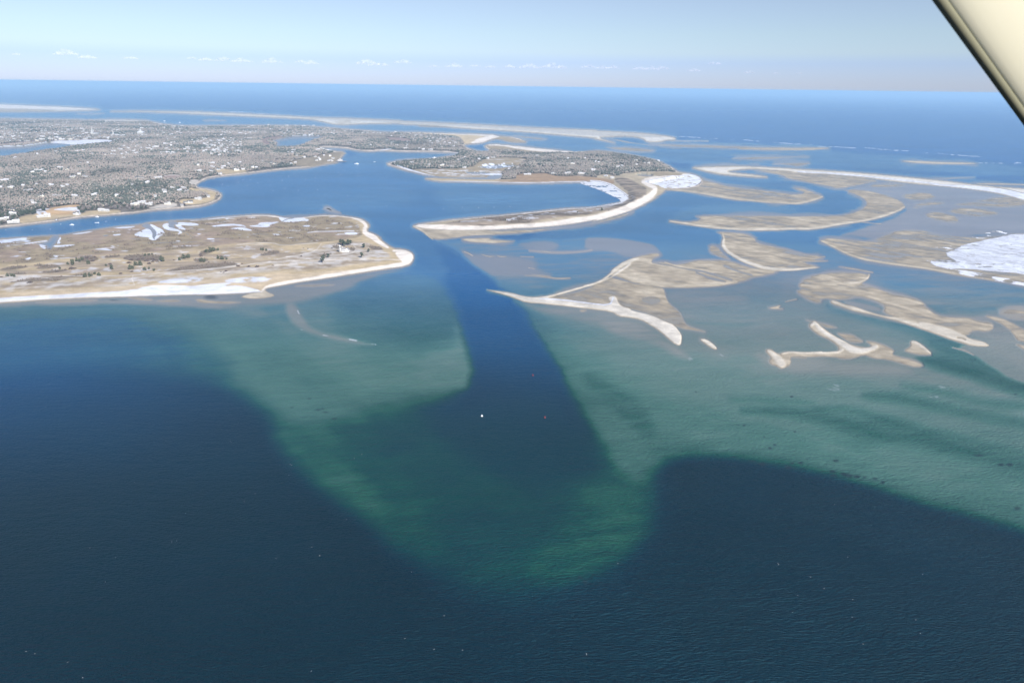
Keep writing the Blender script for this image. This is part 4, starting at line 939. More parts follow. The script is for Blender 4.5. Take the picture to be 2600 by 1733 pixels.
class MB:
    """collects simple shapes and makes one mesh of them"""
    def __init__(self):
        self.bm = bmesh.new()
    def box(self, x0, x1, y0, y1, z0, z1, M=None):
        vs = [self.bm.verts.new((x, y, z)) for x in (x0, x1) for y in (y0, y1) for z in (z0, z1)]
        for f in ((0, 1, 3, 2), (4, 6, 7, 5), (0, 4, 5, 1), (2, 3, 7, 6), (0, 2, 6, 4), (1, 5, 7, 3)):
            self.bm.faces.new([vs[i] for i in f])
        if M is not None:
            bmesh.ops.transform(self.bm, matrix=M, verts=vs)
        return self
    def poly(self, pts, faces):
        vs = [self.bm.verts.new(p) for p in pts]
        for f in faces:
            self.bm.faces.new([vs[i] for i in f])
        return self
    def gable(self, x0, x1, y0, y1, z, h, over=.4, axis='x', th=.35):
        """a gable roof: ridge along the axis"""
        if axis == 'x':
            a, b, c, d = x0 - over, x1 + over, y0 - over, y1 + over
            m = (c + d) / 2
            p = [(a, c, z), (b, c, z), (b, m, z + h), (a, m, z + h), (a, d, z), (b, d, z)]
        else:
            a, b, c, d = y0 - over, y1 + over, x0 - over, x1 + over
            m = (c + d) / 2
            p = [(c, a, z), (c, b, z), (m, b, z + h), (m, a, z + h), (d, a, z), (d, b, z)]
        q = [(x, y, zz - th) for x, y, zz in p]
        n = 6
        self.poly(p + q, [(0, 1, 2, 3), (3, 2, 5, 4), (n + 3, n + 2, n + 1, n), (n + 4, n + 5, n + 2, n + 3), (0, n, n + 1, 1), (4, 5, n + 5, n + 4),
                          (1, n + 1, n + 2, 2), (2, n + 2, n + 5, 5), (0, 3, n + 3, n), (3, 4, n + 4, n + 3)])
        return self
    def gable_wall(self, x0, x1, y0, y1, z, h, axis='x'):
        if axis == 'x':
            m = (y0 + y1) / 2
            pts = [(x0, y0, z), (x0, y1, z), (x0, m, z + h), (x1, y0, z), (x1, y1, z), (x1, m, z + h)]
        else:
            m = (x0 + x1) / 2
            pts = [(x0, y0, z), (x1, y0, z), (m, y0, z + h), (x0, y1, z), (x1, y1, z), (m, y1, z + h)]
        self.poly(pts, [(0, 1, 2), (3, 5, 4), (0, 2, 5, 3), (1, 4, 5, 2), (0, 3, 4, 1)])
        return self
    def lathe(self, prof, n=12, c=(0, 0), cap=True):
        rings = []
        for r, z in prof:
            rings.append([self.bm.verts.new((c[0] + r * math.cos(2 * math.pi * k / n), c[1] + r * math.sin(2 * math.pi * k / n), z)) for k in range(n)])
        for a, b in zip(rings, rings[1:]):
            for k in range(n):
                self.bm.faces.new((a[k], a[(k + 1) % n], b[(k + 1) % n], b[k]))
        if cap:
            self.bm.faces.new(list(reversed(rings[0])))
            self.bm.faces.new(rings[-1])
        return self
    def tube(self, a, b, r0, r1=None, n=6):
        a, b = Vector(a), Vector(b)
        r1 = r0 if r1 is None else r1
        q = (b - a).to_track_quat('Z', 'Y')
        R = []
        for p, r in ((a, r0), (b, r1)):
            R.append([self.bm.verts.new(p + q @ Vector((r * math.cos(2 * math.pi * k / n), r * math.sin(2 * math.pi * k / n), 0))) for k in range(n)])
        for k in range(n):
            self.bm.faces.new((R[0][k], R[0][(k + 1) % n], R[1][(k + 1) % n], R[1][k]))
        self.bm.faces.new(list(reversed(R[0])))
        self.bm.faces.new(R[1])
        return self
    def mesh(self, name, mat, smooth=False):
        me = bpy.data.meshes.new(name)
        bmesh.ops.recalc_face_normals(self.bm, faces=self.bm.faces[:])
        self.bm.to_mesh(me)
        self.bm.free()
        me.materials.append(mat)
        if smooth:
            for p in me.polygons: p.use_smooth = True
        return me

def empty(name, loc, rz=0):
    o = bpy.data.objects.new(name, None)
    COL.objects.link(o)
    o.location = loc
    o.rotation_euler = (0, 0, rz)
    return o

# ------------------------------------------------------------------ terrain and sea
def rows_and_cols():
    ys = [223.8, 224.5, 225.3, 226.3, 227.5, 229, 231, 233, 235.5, 238, 240]
    y = 241.3
    while y < 2060:
        ys.append(y)
        y += 1.3 if y < 960 else (2.0 if y < 1220 else 4.0)
    th = PITCH + np.arctan((np.array(ys) - CY) / FPX)
    Yr = CAM_H / np.tan(th)
    Yr = np.concatenate([[250000.0], Yr])
    ks = list(np.arange(-1360, 1361, 1.95) / FPX)
    e = 1360 / FPX
    ext = [e * 1.02, e * 1.06, e * 1.15, e * 1.35, e * 1.8]
    ks = [-a for a in reversed(ext)] + ks + ext
    return Yr, np.array(ks)

Yr, Ks = rows_and_cols()
zc = Yr * math.cos(PITCH) + CAM_H * math.sin(PITCH)
GX = (zc[:, None] * Ks[None, :]).ravel()
GY = np.repeat(Yr, len(Ks))
NR, NC = len(Yr), len(Ks)
F = build_fields(GX, GY)
E, A, Cc = F.E, F.A, F.C
sand = ramp(E)
land_col = sand * (1 - A[:, None]) + Cc * A[:, None]
land_col *= (1 + .42 * F.n3 + .22 * F.n1)[:, None]
i0 = (np.arange(NR - 1)[:, None] * NC + np.arange(NC - 1)[None, :]).ravel()
quads = np.stack([i0, i0 + NC, i0 + NC + 1, i0 + 1], 1)
GM = ground_material()
# heights: gentle bars, then the painted relief
Z = np.where(E > 0, E, E * .6)
Z = np.maximum(Z, -1.5) + .25 * F.n3 * sstep(E / 1.5)
V = np.stack([GX, GY, Z], 1).astype(np.float32)
wet = np.clip(1 - E / .45, 0, 1) * (1 - A)
mx = E[quads].max(1)
qid = np.take(F.id, quads).max(1)
use = (mx > -.03)
qid = np.where(use & (qid == 0), 99, qid)
names = {1: ('mainland', None), 2: ('peninsula', None), 4: ('barrier_beach', None), 5: ('barrier_island', None), 6: ('barrier_spit', None), 9: ('ice_sheet', None)}
for k in np.unique(qid[use]):
    q = quads[use & (qid == k)]
    if len(q) < 6:
        continue
    vi, inv = np.unique(q, return_inverse=True)
    nm = names.get(int(k), ('sandbar', None))[0]
    me = mesh_np(nm, V[vi], inv.reshape(-1, 4), GM, True)
    add_attr(me, 'Col', land_col[vi])
    add_attr(me, 'Wet', wet[vi])
    o = link(nm, me)
    o['kind'] = 'structure'
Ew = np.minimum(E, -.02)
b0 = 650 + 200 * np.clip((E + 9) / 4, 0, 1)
blue = np.maximum(sstep((GY - b0) / 700), .6 * sstep((-GX - 100) / 700) * sstep((GY - 480) / 500) * np.clip((-E - 2) / 4, 0, 1))[:, None]        # reflected sky blue put into the water colour with distance, greener on near shoals
wcol = ramp(Ew) * (1 - blue) + ramp_sky_refl(Ew) * blue
wk = F.weed[:, None] * .85
wcol = wcol * (1 - wk) + np.array([.012, .025, .03], np.float32) * wk
# the sea floor under the flats is hidden; leave out water where the land is high and dry
mn = E[quads].min(1)
q = quads[mn < .25]
me = mesh_np('sea', np.stack([GX, GY, np.zeros_like(GX)], 1), q, water_material(), True)
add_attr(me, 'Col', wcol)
add_attr(me, 'Foam', F.foam)
chop = np.clip(.25 + .75 * np.clip((-E - .3) / 5, 0, 1), 0, 1)
inner = sstep((760 - F.py) / 80) * sstep((F.py - 250) / 220)          # sheltered water behind the spits lies flatter
chop = chop * (1 - .65 * inner)
add_attr(me, 'Chop', chop)
add_attr(me, 'Rough', .38 - .12 * inner - .10 * sstep((GY - 1800) / 5000))
o = link('sea', me)
o['kind'] = 'structure'

def height_at(x, y):
    """height of the built terrain under a point"""
    k = x / (y * math.cos(PITCH) + CAM_H * math.sin(PITCH))
    j = int(np.clip(np.searchsorted(Ks, k), 1, NC - 1))
    i = int(np.clip(np.searchsorted(-Yr, -y), 1, NR - 1))
    tj = (k - Ks[j - 1]) / (Ks[j] - Ks[j - 1])
    ti = (Yr[i - 1] - y) / (Yr[i - 1] - Yr[i])
    g = lambda a, b: float(Z[a * NC + b])
    return (g(i - 1, j - 1) * (1 - tj) + g(i - 1, j) * tj) * (1 - ti) + (g(i, j - 1) * (1 - tj) + g(i, j) * tj) * ti

def sample(arr, X, Y):
    k = X / (Y * math.cos(PITCH) + CAM_H * math.sin(PITCH))
    j = np.clip(np.searchsorted(Ks, k), 0, NC - 1)
    i = np.clip(np.searchsorted(-Yr, -Y), 0, NR - 1)
    return arr[i * NC + j]

def spot(px, py):
    """point on the terrain seen at a photograph pixel"""
    z = 0.0
    p = ground(px, py, 0)
    for _ in range(4):
        z = max(height_at(p.x, p.y), 0)
        p = ground(px, py, z)
    return p

# ------------------------------------------------------------------ shared materials for things
M_WHITE = simple('white_clapboard', (.53, .52, .49), .7, noise=.12, scale=.6)
M_SHING = simple('grey_cedar_shingle', (.40, .37, .33), .9, noise=.18, scale=.8)
M_CREAM = simple('cream_paint', (.72, .68, .56), .8, noise=.08, scale=.6)
M_ROOFG = simple('grey_roof_shingle', (.30, .29, .285), .85, noise=.15, scale=.7)
M_ROOFL = simple('pale_weathered_roof', (.52, .51, .50), .85, noise=.12, scale=.7)
M_ROOFD = simple('dark_roof_shingle', (.12, .115, .115), .8, noise=.2, scale=.7)
M_ROOFS = simple('snow_dusted_roof', (.62, .62, .64), .8, noise=.15, scale=.5)
M_BRICK = simple('chimney_brick', (.30, .16, .12), .9, noise=.2, scale=3)
M_GLASS = simple('window_glass', (.03, .04, .055), .12, spec=.5)
M_BARK = simple('bark', (.16, .13, .11), .95, noise=.2, scale=2)
M_TWIG = simple('bare_twigs', (.27, .235, .215), .95, noise=.25, scale=.35)
M_TWIG2 = simple('brown_twigs', (.22, .18, .16), .95, noise=.25, scale=.35)
M_PINE = simple('pine_needles', (.070, .084, .058), .95, noise=.35, scale=.5)
M_CEDAR = simple('cedar_foliage', (.095, .102, .065), .95, noise=.35, scale=.5)
M_BAYB = simple('bayberry_twigs', (.115, .088, .080), .95, noise=.3, scale=.6)
M_IRON = simple('dark_iron', (.05, .05, .055), .5, .6)
M_PILE = simple('wet_piling', (.085, .075, .07), .8, noise=.2, scale=1)
M_DECK = simple('grey_planks', (.36, .33, .30), .85, noise=.15, scale=1)
M_HULL = simple('white_gelcoat', (.82, .83, .84), .25, spec=.5)
M_HULLB = simple('navy_hull', (.03, .05, .11), .3, spec=.5)
M_FEATH = simple('white_feathers', (.7, .7, .69), .8)
M_GREYF = simple('grey_feathers', (.45, .46, .48), .8)
M_RED = simple('red_buoy_paint', (.34, .06, .05), .45, spec=.4)
M_LIGHTH = simple('lighthouse_white', (.84, .83, .80), .6)
M_BUOYW = simple('white_buoy_paint', (.85, .85, .83), .45, spec=.4)

# ------------------------------------------------------------------ houses
# (letter of the enlargement, x, y, width in it)
HL = {
 'N': [(90,910,170),(270,960,200),(270,810,120),(870,840,240),(1520,805,110),(2070,715,330),(570,325,170),(1030,235,90),(1260,275,80),(1350,250,60),(730,230,40),(220,285,110),(20,290,60),(470,260,50),(1450,80,90),(1700,65,100),(820,450,130),(1140,435,150),(1500,455,110),(1880,430,110),(700,600,100),(650,575,35),(260,740,80),(2330,455,60),(1580,25,60)],
 'Y': [(130,765,230),(300,720,200),(480,760,180),(240,100,240),(710,100,200),(430,235,100),(60,285,60),(930,745,160),(1060,370,100),(860,430,110),(880,495,80),(1350,370,150),(1240,430,120),(1400,440,120),(1200,285,170),(1450,710,240),(1700,630,180),(1960,590,50),(1300,828,36),(640,590,40),(190,530,60)],
 'K': [(540,605,130),(840,570,110),(1010,565,110),(1230,573,120),(1390,570,115),(1540,573,120),(1700,568,90),(1880,550,100),(2150,545,70),(1120,540,80),(1400,515,120),(1580,515,140),(1130,483,90),(850,525,80),(460,440,180),(270,515,90),(80,515,50),(30,540,60),(290,580,60),(30,600,50),(740,600,60),(1640,370,80),(1540,375,50),(1370,385,80),(1870,250,90),(2050,260,100),(110,265,80),(520,280,90),(1350,265,40),(1250,250,36),(670,232,36),(950,265,40),(920,345,50),(1300,350,40),(1150,445,60),(1240,440,50),(1650,430,60),(1730,455,60),(2100,885,60),(1830,870,60),(1800,790,90),(1660,795,60),(1540,810,90),(1230,800,80),(1130,822,80),(760,880,50),(300,950,60),(760,1190,130),(850,1190,50),(1340,1180,60),(1200,1140,110),(650,1240,70),(910,1240,40),(1600,1050,50),(1750,1060,36),(1450,1330,100),(1700,1320,100),(100,1390,150)],
 'L': [(1000,280,150),(630,355,70),(960,415,60),(1030,430,45),(1340,430,90),(1210,480,80),(1060,355,90),(815,355,110),(600,290,50),(530,320,50),(150,395,60),(280,450,60),(150,500,90),(250,500,90),(380,460,120),(740,490,70),(870,465,40),(1560,430,60),(1570,475,60),(1720,420,40),(1800,430,50),(1400,455,50),(1270,320,80),(1420,310,100),(1520,335,60),(2290,495,45),(2210,500,36),(2230,420,50),(2000,610,60),(1750,630,60),(1820,620,36),(1900,685,60),(1990,690,60),(1110,665,100),(1220,660,40),(1330,670,60),(1400,670,50),(920,720,90),(1160,725,60),(1210,710,36),(1550,735,110),(760,765,80),(190,770,80),(620,740,40),(500,840,120),(350,860,60),(240,885,40),(270,945,70),(1040,835,110),(1110,770,60),(1150,840,80),(1260,840,90),(1350,790,50),(1480,780,50),(1530,775,60),(1720,835,110),(2060,810,90),(2300,800,90),(2190,820,70),(2180,895,60),(2020,1050,130),(1750,1105,40),(1780,1205,80),(1700,1200,50),(2040,1130,100),(2020,1200,90),(2150,1175,90),(2260,1115,90),(2235,1165,50),(2190,1265,80),(750,1430,80)],
 'M': [(1050,400,100),(950,400,40),(280,450,50),(660,520,60),(590,640,60),(550,670,50),(650,675,90),(790,635,90),(700,585,60),(460,660,50),(340,650,80),(450,735,60),(860,880,60),(1310,865,40),(640,915,60),(760,960,70),(790,1030,110),(920,1015,80),(1110,985,60),(1190,995,50),(1550,915,80),(1480,890,50),(1880,910,50),(1960,890,60),(1920,640,100),(1820,680,50),(1910,690,60),(1990,755,40),(2140,790,50),(2150,250,140),(2140,322,110),(2270,322,110),(1740,290,80),(1660,230,60),(1480,220,60),(1790,140,80),(1580,140,60),(1420,135,40),(2130,150,80),(2320,145,60),(1960,145,40),(880,155,40),(1010,175,80),(1100,150,60),(1250,180,40),(1140,225,100),(1080,275,60),(1160,270,70),(870,300,80),(740,300,50),(500,265,50),(70,285,60)],
 'X': [(245,215,130),(850,195,120),(960,170,120),(1140,215,150),(790,375,70),(1010,355,36),(1160,355,60),(880,400,50),(820,460,80),(905,450,60),(1130,470,90),(1200,480,80),(1235,412,80),(1600,38,50),(1670,38,45),(2170,85,60)],
 'O': [(860,185,40),(750,215,80),(940,170,60),(1010,170,60),(1080,180,60),(1150,185,50),(880,225,60),(1030,220,80),(1400,245,130),(1270,265,70),(1350,275,60),(1110,340,50),(1190,310,50),(1350,330,50),(885,385,110),(740,385,70),(660,375,60),(400,352,150),(220,310,60),(820,130,60),(60,50,100),(190,35,60),(480,85,40),(300,640,60),(170,650,60),(520,645,90),(670,660,90),(850,690,90),(1120,700,100),(1310,720,120),(1510,570,80),(1440,600,60),(1570,545,50),(1560,745,90),(1780,620,60),(1850,590,50),(1880,540,40),(2030,570,60),(2130,540,110)],
 'P': [(820,205,70),(620,555,170),(1140,540,130),(1420,545,140),(1700,545,180),(1930,485,110),(1520,360,90),(2180,600,90),(2310,640,90),(1770,250,40),(1430,265,40),(1980,320,40),(2040,330,50),(250,465,60),(430,440,40)],
 'D': [(30,595,60),(310,560,50),(360,555,34),(515,485,50),(610,510,40),(660,520,40),(525,540,28),(775,495,30)],
}
sites = []
for k, L in HL.items():
    for (x, y, wz) in L:
        P = zp(k, x, y)[0]
        sites.append((P[0], P[1], wz / ZOOM[k][2]))

def area_of(px, py):
    if px > 1260: return 'on the large wooded island'
    if px > 975 and py > 397: return 'on the small wooded hump'
    if px > 975: return 'on the far wooded neck'
    if px > 640 and py < 378: return 'by the inner pond'
    if px > 790: return 'near the wharf at the harbor point'
    if px > 500 and py > 393: return 'along the harbor beach'
    if px > 500: return 'in the trees above the harbor beach'
    if py > 515 and px < 310: return 'on the river bank opposite the marsh'
    if px > 325 and py > 470: return 'on the rounded sandy point'
    if py > 400: return 'in the wood behind the bank'
    if px < 300 and py > 342: return 'in the village by the icy pond'
    if px < 300: return 'at the far village edge'
    if py < 350: return 'in the village under the far beach'
    return 'in the middle of the grey wood'

def ordinal(n):
    w = ['leftmost', 'second', 'third', 'fourth', 'fifth', 'sixth', 'seventh', 'eighth', 'ninth', 'tenth', 'eleventh', 'twelfth']
    return w[n] if n < 12 else '%d%s' % (n + 1, {1: 'st', 2: 'nd', 3: 'rd'}.get((n + 1) % 10, 'th') if (n + 1) not in (11, 12, 13) else 'th')

def house_parts(W, r, near):
    """returns dict part -> MB"""
    wall, roof, chim = MB(), MB(), MB()
    wins = []
    D = r.uniform(7.5, 10.5)
    h = r.choice((3.2, 5.4, 5.8))
    rh = r.uniform(3.0, 4.2)
    if W < 13:
        W = max(W, 8)
        wall.box(-W / 2, W / 2, -D / 2, D / 2, -1.5, h)
        wall.gable_wall(-W / 2, W / 2, -D / 2, D / 2, h, rh - .1)
        roof.gable(-W / 2, W / 2, -D / 2, D / 2, h + .1, rh)
        chim.box(W * .2, W * .2 + 1, -.5, .5, h + rh - 1, h + rh + 1.2)
        parts = [(-W / 2, W / 2, -D / 2, h)]
    else:
        a = W * r.uniform(.45, .6)
        x0 = -W / 2 if r.random() < .5 else W / 2 - a
        wall.box(x0, x0 + a, -D / 2, D / 2, -1.5, h)
        wall.gable_wall(x0, x0 + a, -D / 2, D / 2, h, rh - .1)
        roof.gable(x0, x0 + a, -D / 2, D / 2, h + .1, rh)
        chim.box(x0 + a * .3, x0 + a * .3 + 1.1, -.5, .5, h + rh - 1, h + rh + 1.3)
        xa, xb = (x0 + a, W / 2) if x0 < 0 and x0 <= -W / 2 + .1 else (-W / 2, x0)
        h2 = h * r.uniform(.6, .85)
        d2 = D * .75
        wall.box(xa, xb, -d2 / 2, d2 / 2, -1.5, h2)
        wall.gable_wall(xa, xb, -d2 / 2, d2 / 2, h2, rh * .75 - .1)
        roof.gable(xa, xb, -d2 / 2, d2 / 2, h2 + .1, rh * .75, over=.3)
        # a cross gable facing the water
        c = x0 + a * r.choice((.3, .5, .7))
        g = min(3.0, a * .3)
        wall.box(c - g, c + g, -D / 2 - 2.2, -D / 2 - .004, -1.5, h)
        wall.gable_wall(c - g, c + g, -D / 2 - 2.2, 0, h, rh * .8 - .1, axis='y')
        roof.gable(c - g, c + g, -D / 2 - 2.2, .2, h + .1, rh * .8, axis='y', over=.3)
        parts = [(x0, x0 + a, -D / 2, h), (xa, xb, -d2 / 2, h2)]
    if near:
        for (a0, b0, yf, hh) in parts:
            n = max(2, int((b0 - a0) / 3))
            for i in range(n):
                cx = a0 + (i + .5) * (b0 - a0) / n
                for z0 in ((1.0, 3.7) if hh > 5 else (1.0,)):
                    q = MB()
                    q.box(cx - .5, cx + .5, yf - .06, yf + .1, z0, z0 + 1.4)
                    wins.append(q)
    return wall, roof, chim, wins

house_xy = []
sites = [(px, py, wd) for (px, py, wd) in sites]
sites.sort(key=lambda s: (area_of(s[0], s[1]), s[0]))
cnt = {}
n_win = 0
for (px, py, wd) in sites:
    r = random.Random(int(px * 31 + py * 57))
    g = spot(px, py + wd * .12)
    dist = math.hypot(g.x, g.y)
    W = min(wd * math.hypot(dist, CAM_H) / FPX * .82, 34)
    W = max(W, 9)
    near = dist < 3000
    ar = area_of(px, py)
    n = cnt.get(ar, 0)
    cnt[ar] = n + 1
    c = r.random()
    wm, wn = (M_WHITE, 'white') if c < .58 else ((M_SHING, 'grey shingled') if c < .84 else (M_CREAM, 'cream'))
    c = r.random()
    rm, rn = ((M_ROOFS, 'snowy') if c < .3 else (M_ROOFL, 'pale grey') if c < .62 else (M_ROOFG, 'grey') if c < .88 else (M_ROOFD, 'dark'))
    wall, roof, chim, wins = house_parts(W, r, near and W > 12)
    root = empty('house', (g.x, g.y, g.z + .2), math.radians(r.uniform(-28, 28)) - math.atan2(g.x, g.y) * .6)
    size = 'long winged' if W > 22 else ('winged' if W >= 13 else 'small gabled')
    tag(root, '%s %s house %s, %s %s' % (wn, size, ar, ordinal(n), 'from left' if n else 'there'), 'house', 'houses ' + ar)
    link('wall', wall.mesh('wall', wm), root)
    link('roof', roof.mesh('roof', rm), root)
    if dist < 6500:
        link('chimney', chim.mesh('chimney', M_BRICK), root)
    else:
        chim.bm.free()
    for q in wins:
        link('window', q.mesh('window', M_GLASS), root)
    house_xy.append((g.x, g.y, W))
HX = np.array(house_xy)
print('houses', len(house_xy))

# small far houses of the village: too many to count, one mass
vm = MB()
zones = [('K', 0, 2352, 215, 620), ('L', 0, 2352, 290, 520), ('L', 0, 2352, 540, 900), ('M', 0, 2352, 130, 330), ('B', 1400, 2350, 440, 500), ('O', 0, 1400, 60, 340), ('M', 100, 900, 400, 700)]
npl = 0
for k, x0, x1, y0, y1 in zones:
    for _ in range({'K': 260, 'L': 85, 'M': 120, 'B': 110, 'O': 80}[k]):
        P = zp(k, rnd.uniform(x0, x1), rnd.uniform(y0, y1))[0]
        g = spot(*P)
        if sample(F.wood, np.array([g.x]), np.array([g.y]))[0] < .5:
            continue
        if len(HX) and np.min(np.hypot(HX[:, 0] - g.x, HX[:, 1] - g.y)) < 22:
            continue
        W, D, h, rh = rnd.uniform(8, 14), rnd.uniform(6.5, 8.5), rnd.uniform(3.4, 6), rnd.uniform(2.8, 3.8)
        Mx = Matrix.Translation((g.x, g.y, g.z)) @ Matrix.Rotation(rnd.uniform(-.8, .8), 4, 'Z')
        s0 = len(vm.bm.verts)
        vm.box(-W / 2, W / 2, -D / 2, D / 2, -1, h)
        vm.gable_wall(-W / 2, W / 2, -D / 2, D / 2, h, rh - .2)
        nf = len(vm.bm.faces)
        vm.gable(-W / 2, W / 2, -D / 2, D / 2, h, rh)
        vm.bm.faces.ensure_lookup_table()
        for f in vm.bm.faces[nf:]:
            f.material_index = rnd.choice((1, 1, 2))
        vm.bm.verts.ensure_lookup_table()
        bmesh.ops.transform(vm.bm, matrix=Mx, verts=vm.bm.verts[s0:])
        house_xy.append((g.x, g.y, W))
        npl += 1
me = vm.mesh('village', M_WHITE)
me.materials.append(M_ROOFL)
me.materials.append(M_ROOFG)
o = link('village', me)
tag(o, kind='stuff')
HX = np.array(house_xy)

# ------------------------------------------------------------------ churches and the domed hall
def church(px, py, hpx, name, label):
    g = spot(px, py)
    s = math.hypot(math.hypot(g.x, g.y), CAM_H) / FPX
    H = hpx * s
    root = empty(name, (g.x, g.y, g.z), .15)
    tag(root, label, 'church')
    a = H * .16
    link('nave', MB().box(a, a * 5, -a * 1.2, a * 1.2, -1, H * .22).gable_wall(a, a * 5, -a * 1.2, a * 1.2, H * .22, H * .13).mesh('nave', M_WHITE), root)
    link('roof', MB().gable(a, a * 5, -a * 1.2, a * 1.2, H * .225, H * .14).mesh('roof', M_ROOFG), root)
    link('tower', MB().box(-a * .8, a * .8, -a * .8, a * .8, -1, H * .45).box(-a * .55, a * .55, -a * .55, a * .55, H * .45, H * .6).mesh('tower', M_WHITE), root)
    link('spire', MB().lathe([(a * .55, H * .6), (a * .05, H)], 8).mesh('spire', M_WHITE), root)
P = zp('K', 1845, 488)[0]
church(P[0], P[1], 14, 'church', 'white church with tall pointed spire, left one in the village')
P = zp('K', 2262, 508)[0]
church(P[0], P[1], 11.5, 'church', 'white church with slimmer spire, right of the taller church spire')
P = zp('L', 612, 484)[0]
g = spot(*P)
s = math.hypot(g.y, CAM_H) / FPX
root = empty('meeting_hall', (g.x, g.y, g.z), .1)
tag(root, 'big white hall with domed cupola standing over the village', 'hall')
Wd = 14 * s
link('wall', MB().box(-Wd / 2, Wd / 2, -Wd * .3, Wd * .3, -1, Wd * .42).mesh('wall', M_WHITE), root)
link('roof', MB().poly([(-Wd * .55, -Wd * .35, Wd * .42), (Wd * .55, -Wd * .35, Wd * .42), (Wd * .55, Wd * .35, Wd * .42), (-Wd * .55, Wd * .35, Wd * .42), (-Wd * .2, 0, Wd * .62), (Wd * .2, 0, Wd * .62)], [(0, 1, 5, 4), (1, 2, 5), (2, 3, 4, 5), (3, 0, 4), (3, 2, 1, 0)]).mesh('roof', M_ROOFS), root)
link('cupola', MB().box(-Wd * .12, Wd * .12, -Wd * .12, Wd * .12, Wd * .5, Wd * .78).lathe([(Wd * .14, Wd * .78), (Wd * .12, Wd * .86), (Wd * .03, Wd * .94), (Wd * .01, Wd * 1.0)], 10).mesh('cupola', M_WHITE), root)

# ------------------------------------------------------------------ the lighthouse on the peninsula
g = spot(*zp('T', 905, 648)[0])
s = math.hypot(math.hypot(g.x, g.y), CAM_H) / FPX      # metres per photograph pixel there
lt = empty('lighthouse', (g.x, g.y, g.z), 0)
tag(lt, 'white lighthouse with keeper house attached, alone on the dune peninsula', 'lighthouse')
u = s / 13.07                                           # metres per unit of the enlargement
xt = (838 - 905) * u
link('tower', MB().lathe([(46 * u, -2), (38 * u, 150 * u), (40 * u, 152 * u)], 16, (xt, 0)).mesh('tower', M_LIGHTH, True), lt)
gal = link('gallery', MB().lathe([(46 * u, 153 * u), (50 * u, 160 * u), (50 * u, 168 * u)], 16, (xt, 0)).mesh('gallery', M_IRON), lt)
lr = MB()
for k in range(10):
    a = 2 * math.pi * k / 10
    lr.tube((xt + 48 * u * math.cos(a), 48 * u * math.sin(a), 168 * u), (xt + 48 * u * math.cos(a), 48 * u * math.sin(a), 180 * u), .05)
link('railing', lr.mesh('railing', M_IRON), gal)
lan = link('lantern', MB().lathe([(24 * u, 168.2 * u), (24 * u, 196 * u)], 10, (xt, 0)).mesh('lantern', M_LIGHTH), lt)
link('dome', MB().lathe([(26 * u, 196.2 * u), (18 * u, 210 * u), (4 * u, 222 * u), (2 * u, 238 * u)], 10, (xt, 0)).mesh('dome', M_LIGHTH), lan)
link('wall', MB().box(-35 * u, 90 * u, 4, 4 + 60 * u, -2, 70 * u).gable_wall(-35 * u, 90 * u, 4, 4 + 60 * u, 70 * u, 58 * u)
     .box(92 * u, 198 * u, -.6, 9.5, -2, 62 * u).gable_wall(92 * u, 198 * u, -.6, 9.5, 62 * u, 66 * u, axis='y')
     .box((880 - 905) * u, 91.9 * u, .5, 3.6, -2, 30 * u).mesh('wall', M_LIGHTH), lt)
rf = link('roof', MB().gable(-37 * u, 91 * u, 4, 4 + 60 * u, 71 * u, 60 * u).gable(92 * u, 198 * u, -.6, 9.5, 63 * u, 68 * u, axis='y', over=.3)
     .poly([(-27 * u, .3, 31 * u), (91.5 * u, .3, 31 * u), (91.5 * u, 3.9, 44 * u), (-27 * u, 3.9, 44 * u), (-27 * u, .3, 30 * u), (91.5 * u, .3, 30 * u), (91.5 * u, 3.9, 43 * u), (-27 * u, 3.9, 43 * u)], [(0, 1, 2, 3), (7, 6, 5, 4), (0, 4, 5, 1), (1, 5, 6, 2), (2, 6, 7, 3), (3, 7, 4, 0)]).mesh('roof', M_ROOFG), lt)
link('chimney', MB().box(-24 * u, -8 * u, 6, 7.3, 110 * u, 150 * u).mesh('chimney', M_LIGHTH), rf)
for wx, wz in ((120, 22), (160, 22), (140, 68), (20, 36), (-15, 36)):
    yf = -.66 if wx > 92 else 3.94
    link('window', MB().box(wx * u - .45, wx * u + .45, yf, yf + .2, wz * u, wz * u + 1.3).mesh('window', M_GLASS), lt)
lh_xy = (g.x, g.y)

# ------------------------------------------------------------------ wharf, jetties
def pier(pts, width, label, name='jetty', z=1.7):
    a, b = ground(*pts[0]), ground(*pts[1])
    L = (b - a).length
    root = empty(name, (a.x, a.y, 0), math.atan2(b.y - a.y, b.x - a.x))
    tag(root, label, name.replace('_', ' '))
    link('deck', MB().box(0, L, -width / 2, width / 2, z - .3, z).mesh('deck', M_DECK), root)
    n = max(3, int(L / 7))
    for i in range(n):
        for sy in (-1, 1):
            x = (i + .5) * L / n
            link('piling', MB().tube((x, sy * (width / 2 - .3), -2.5), (x, sy * (width / 2 - .3), z + .5), .28).mesh('piling', M_PILE), root)
    return root
pier(zp('X', 1290, 492, 1555, 496), 26, 'broad dark wharf running out from the harbor point', 'wharf', 2.4)
pier(zp('X', 1190, 534, 1350, 541), 8, 'low grey jetty just in front of the wharf')
pier(zp('X', 930, 608, 1105, 612), 7, 'dark jetty at the end of the harbor beach')
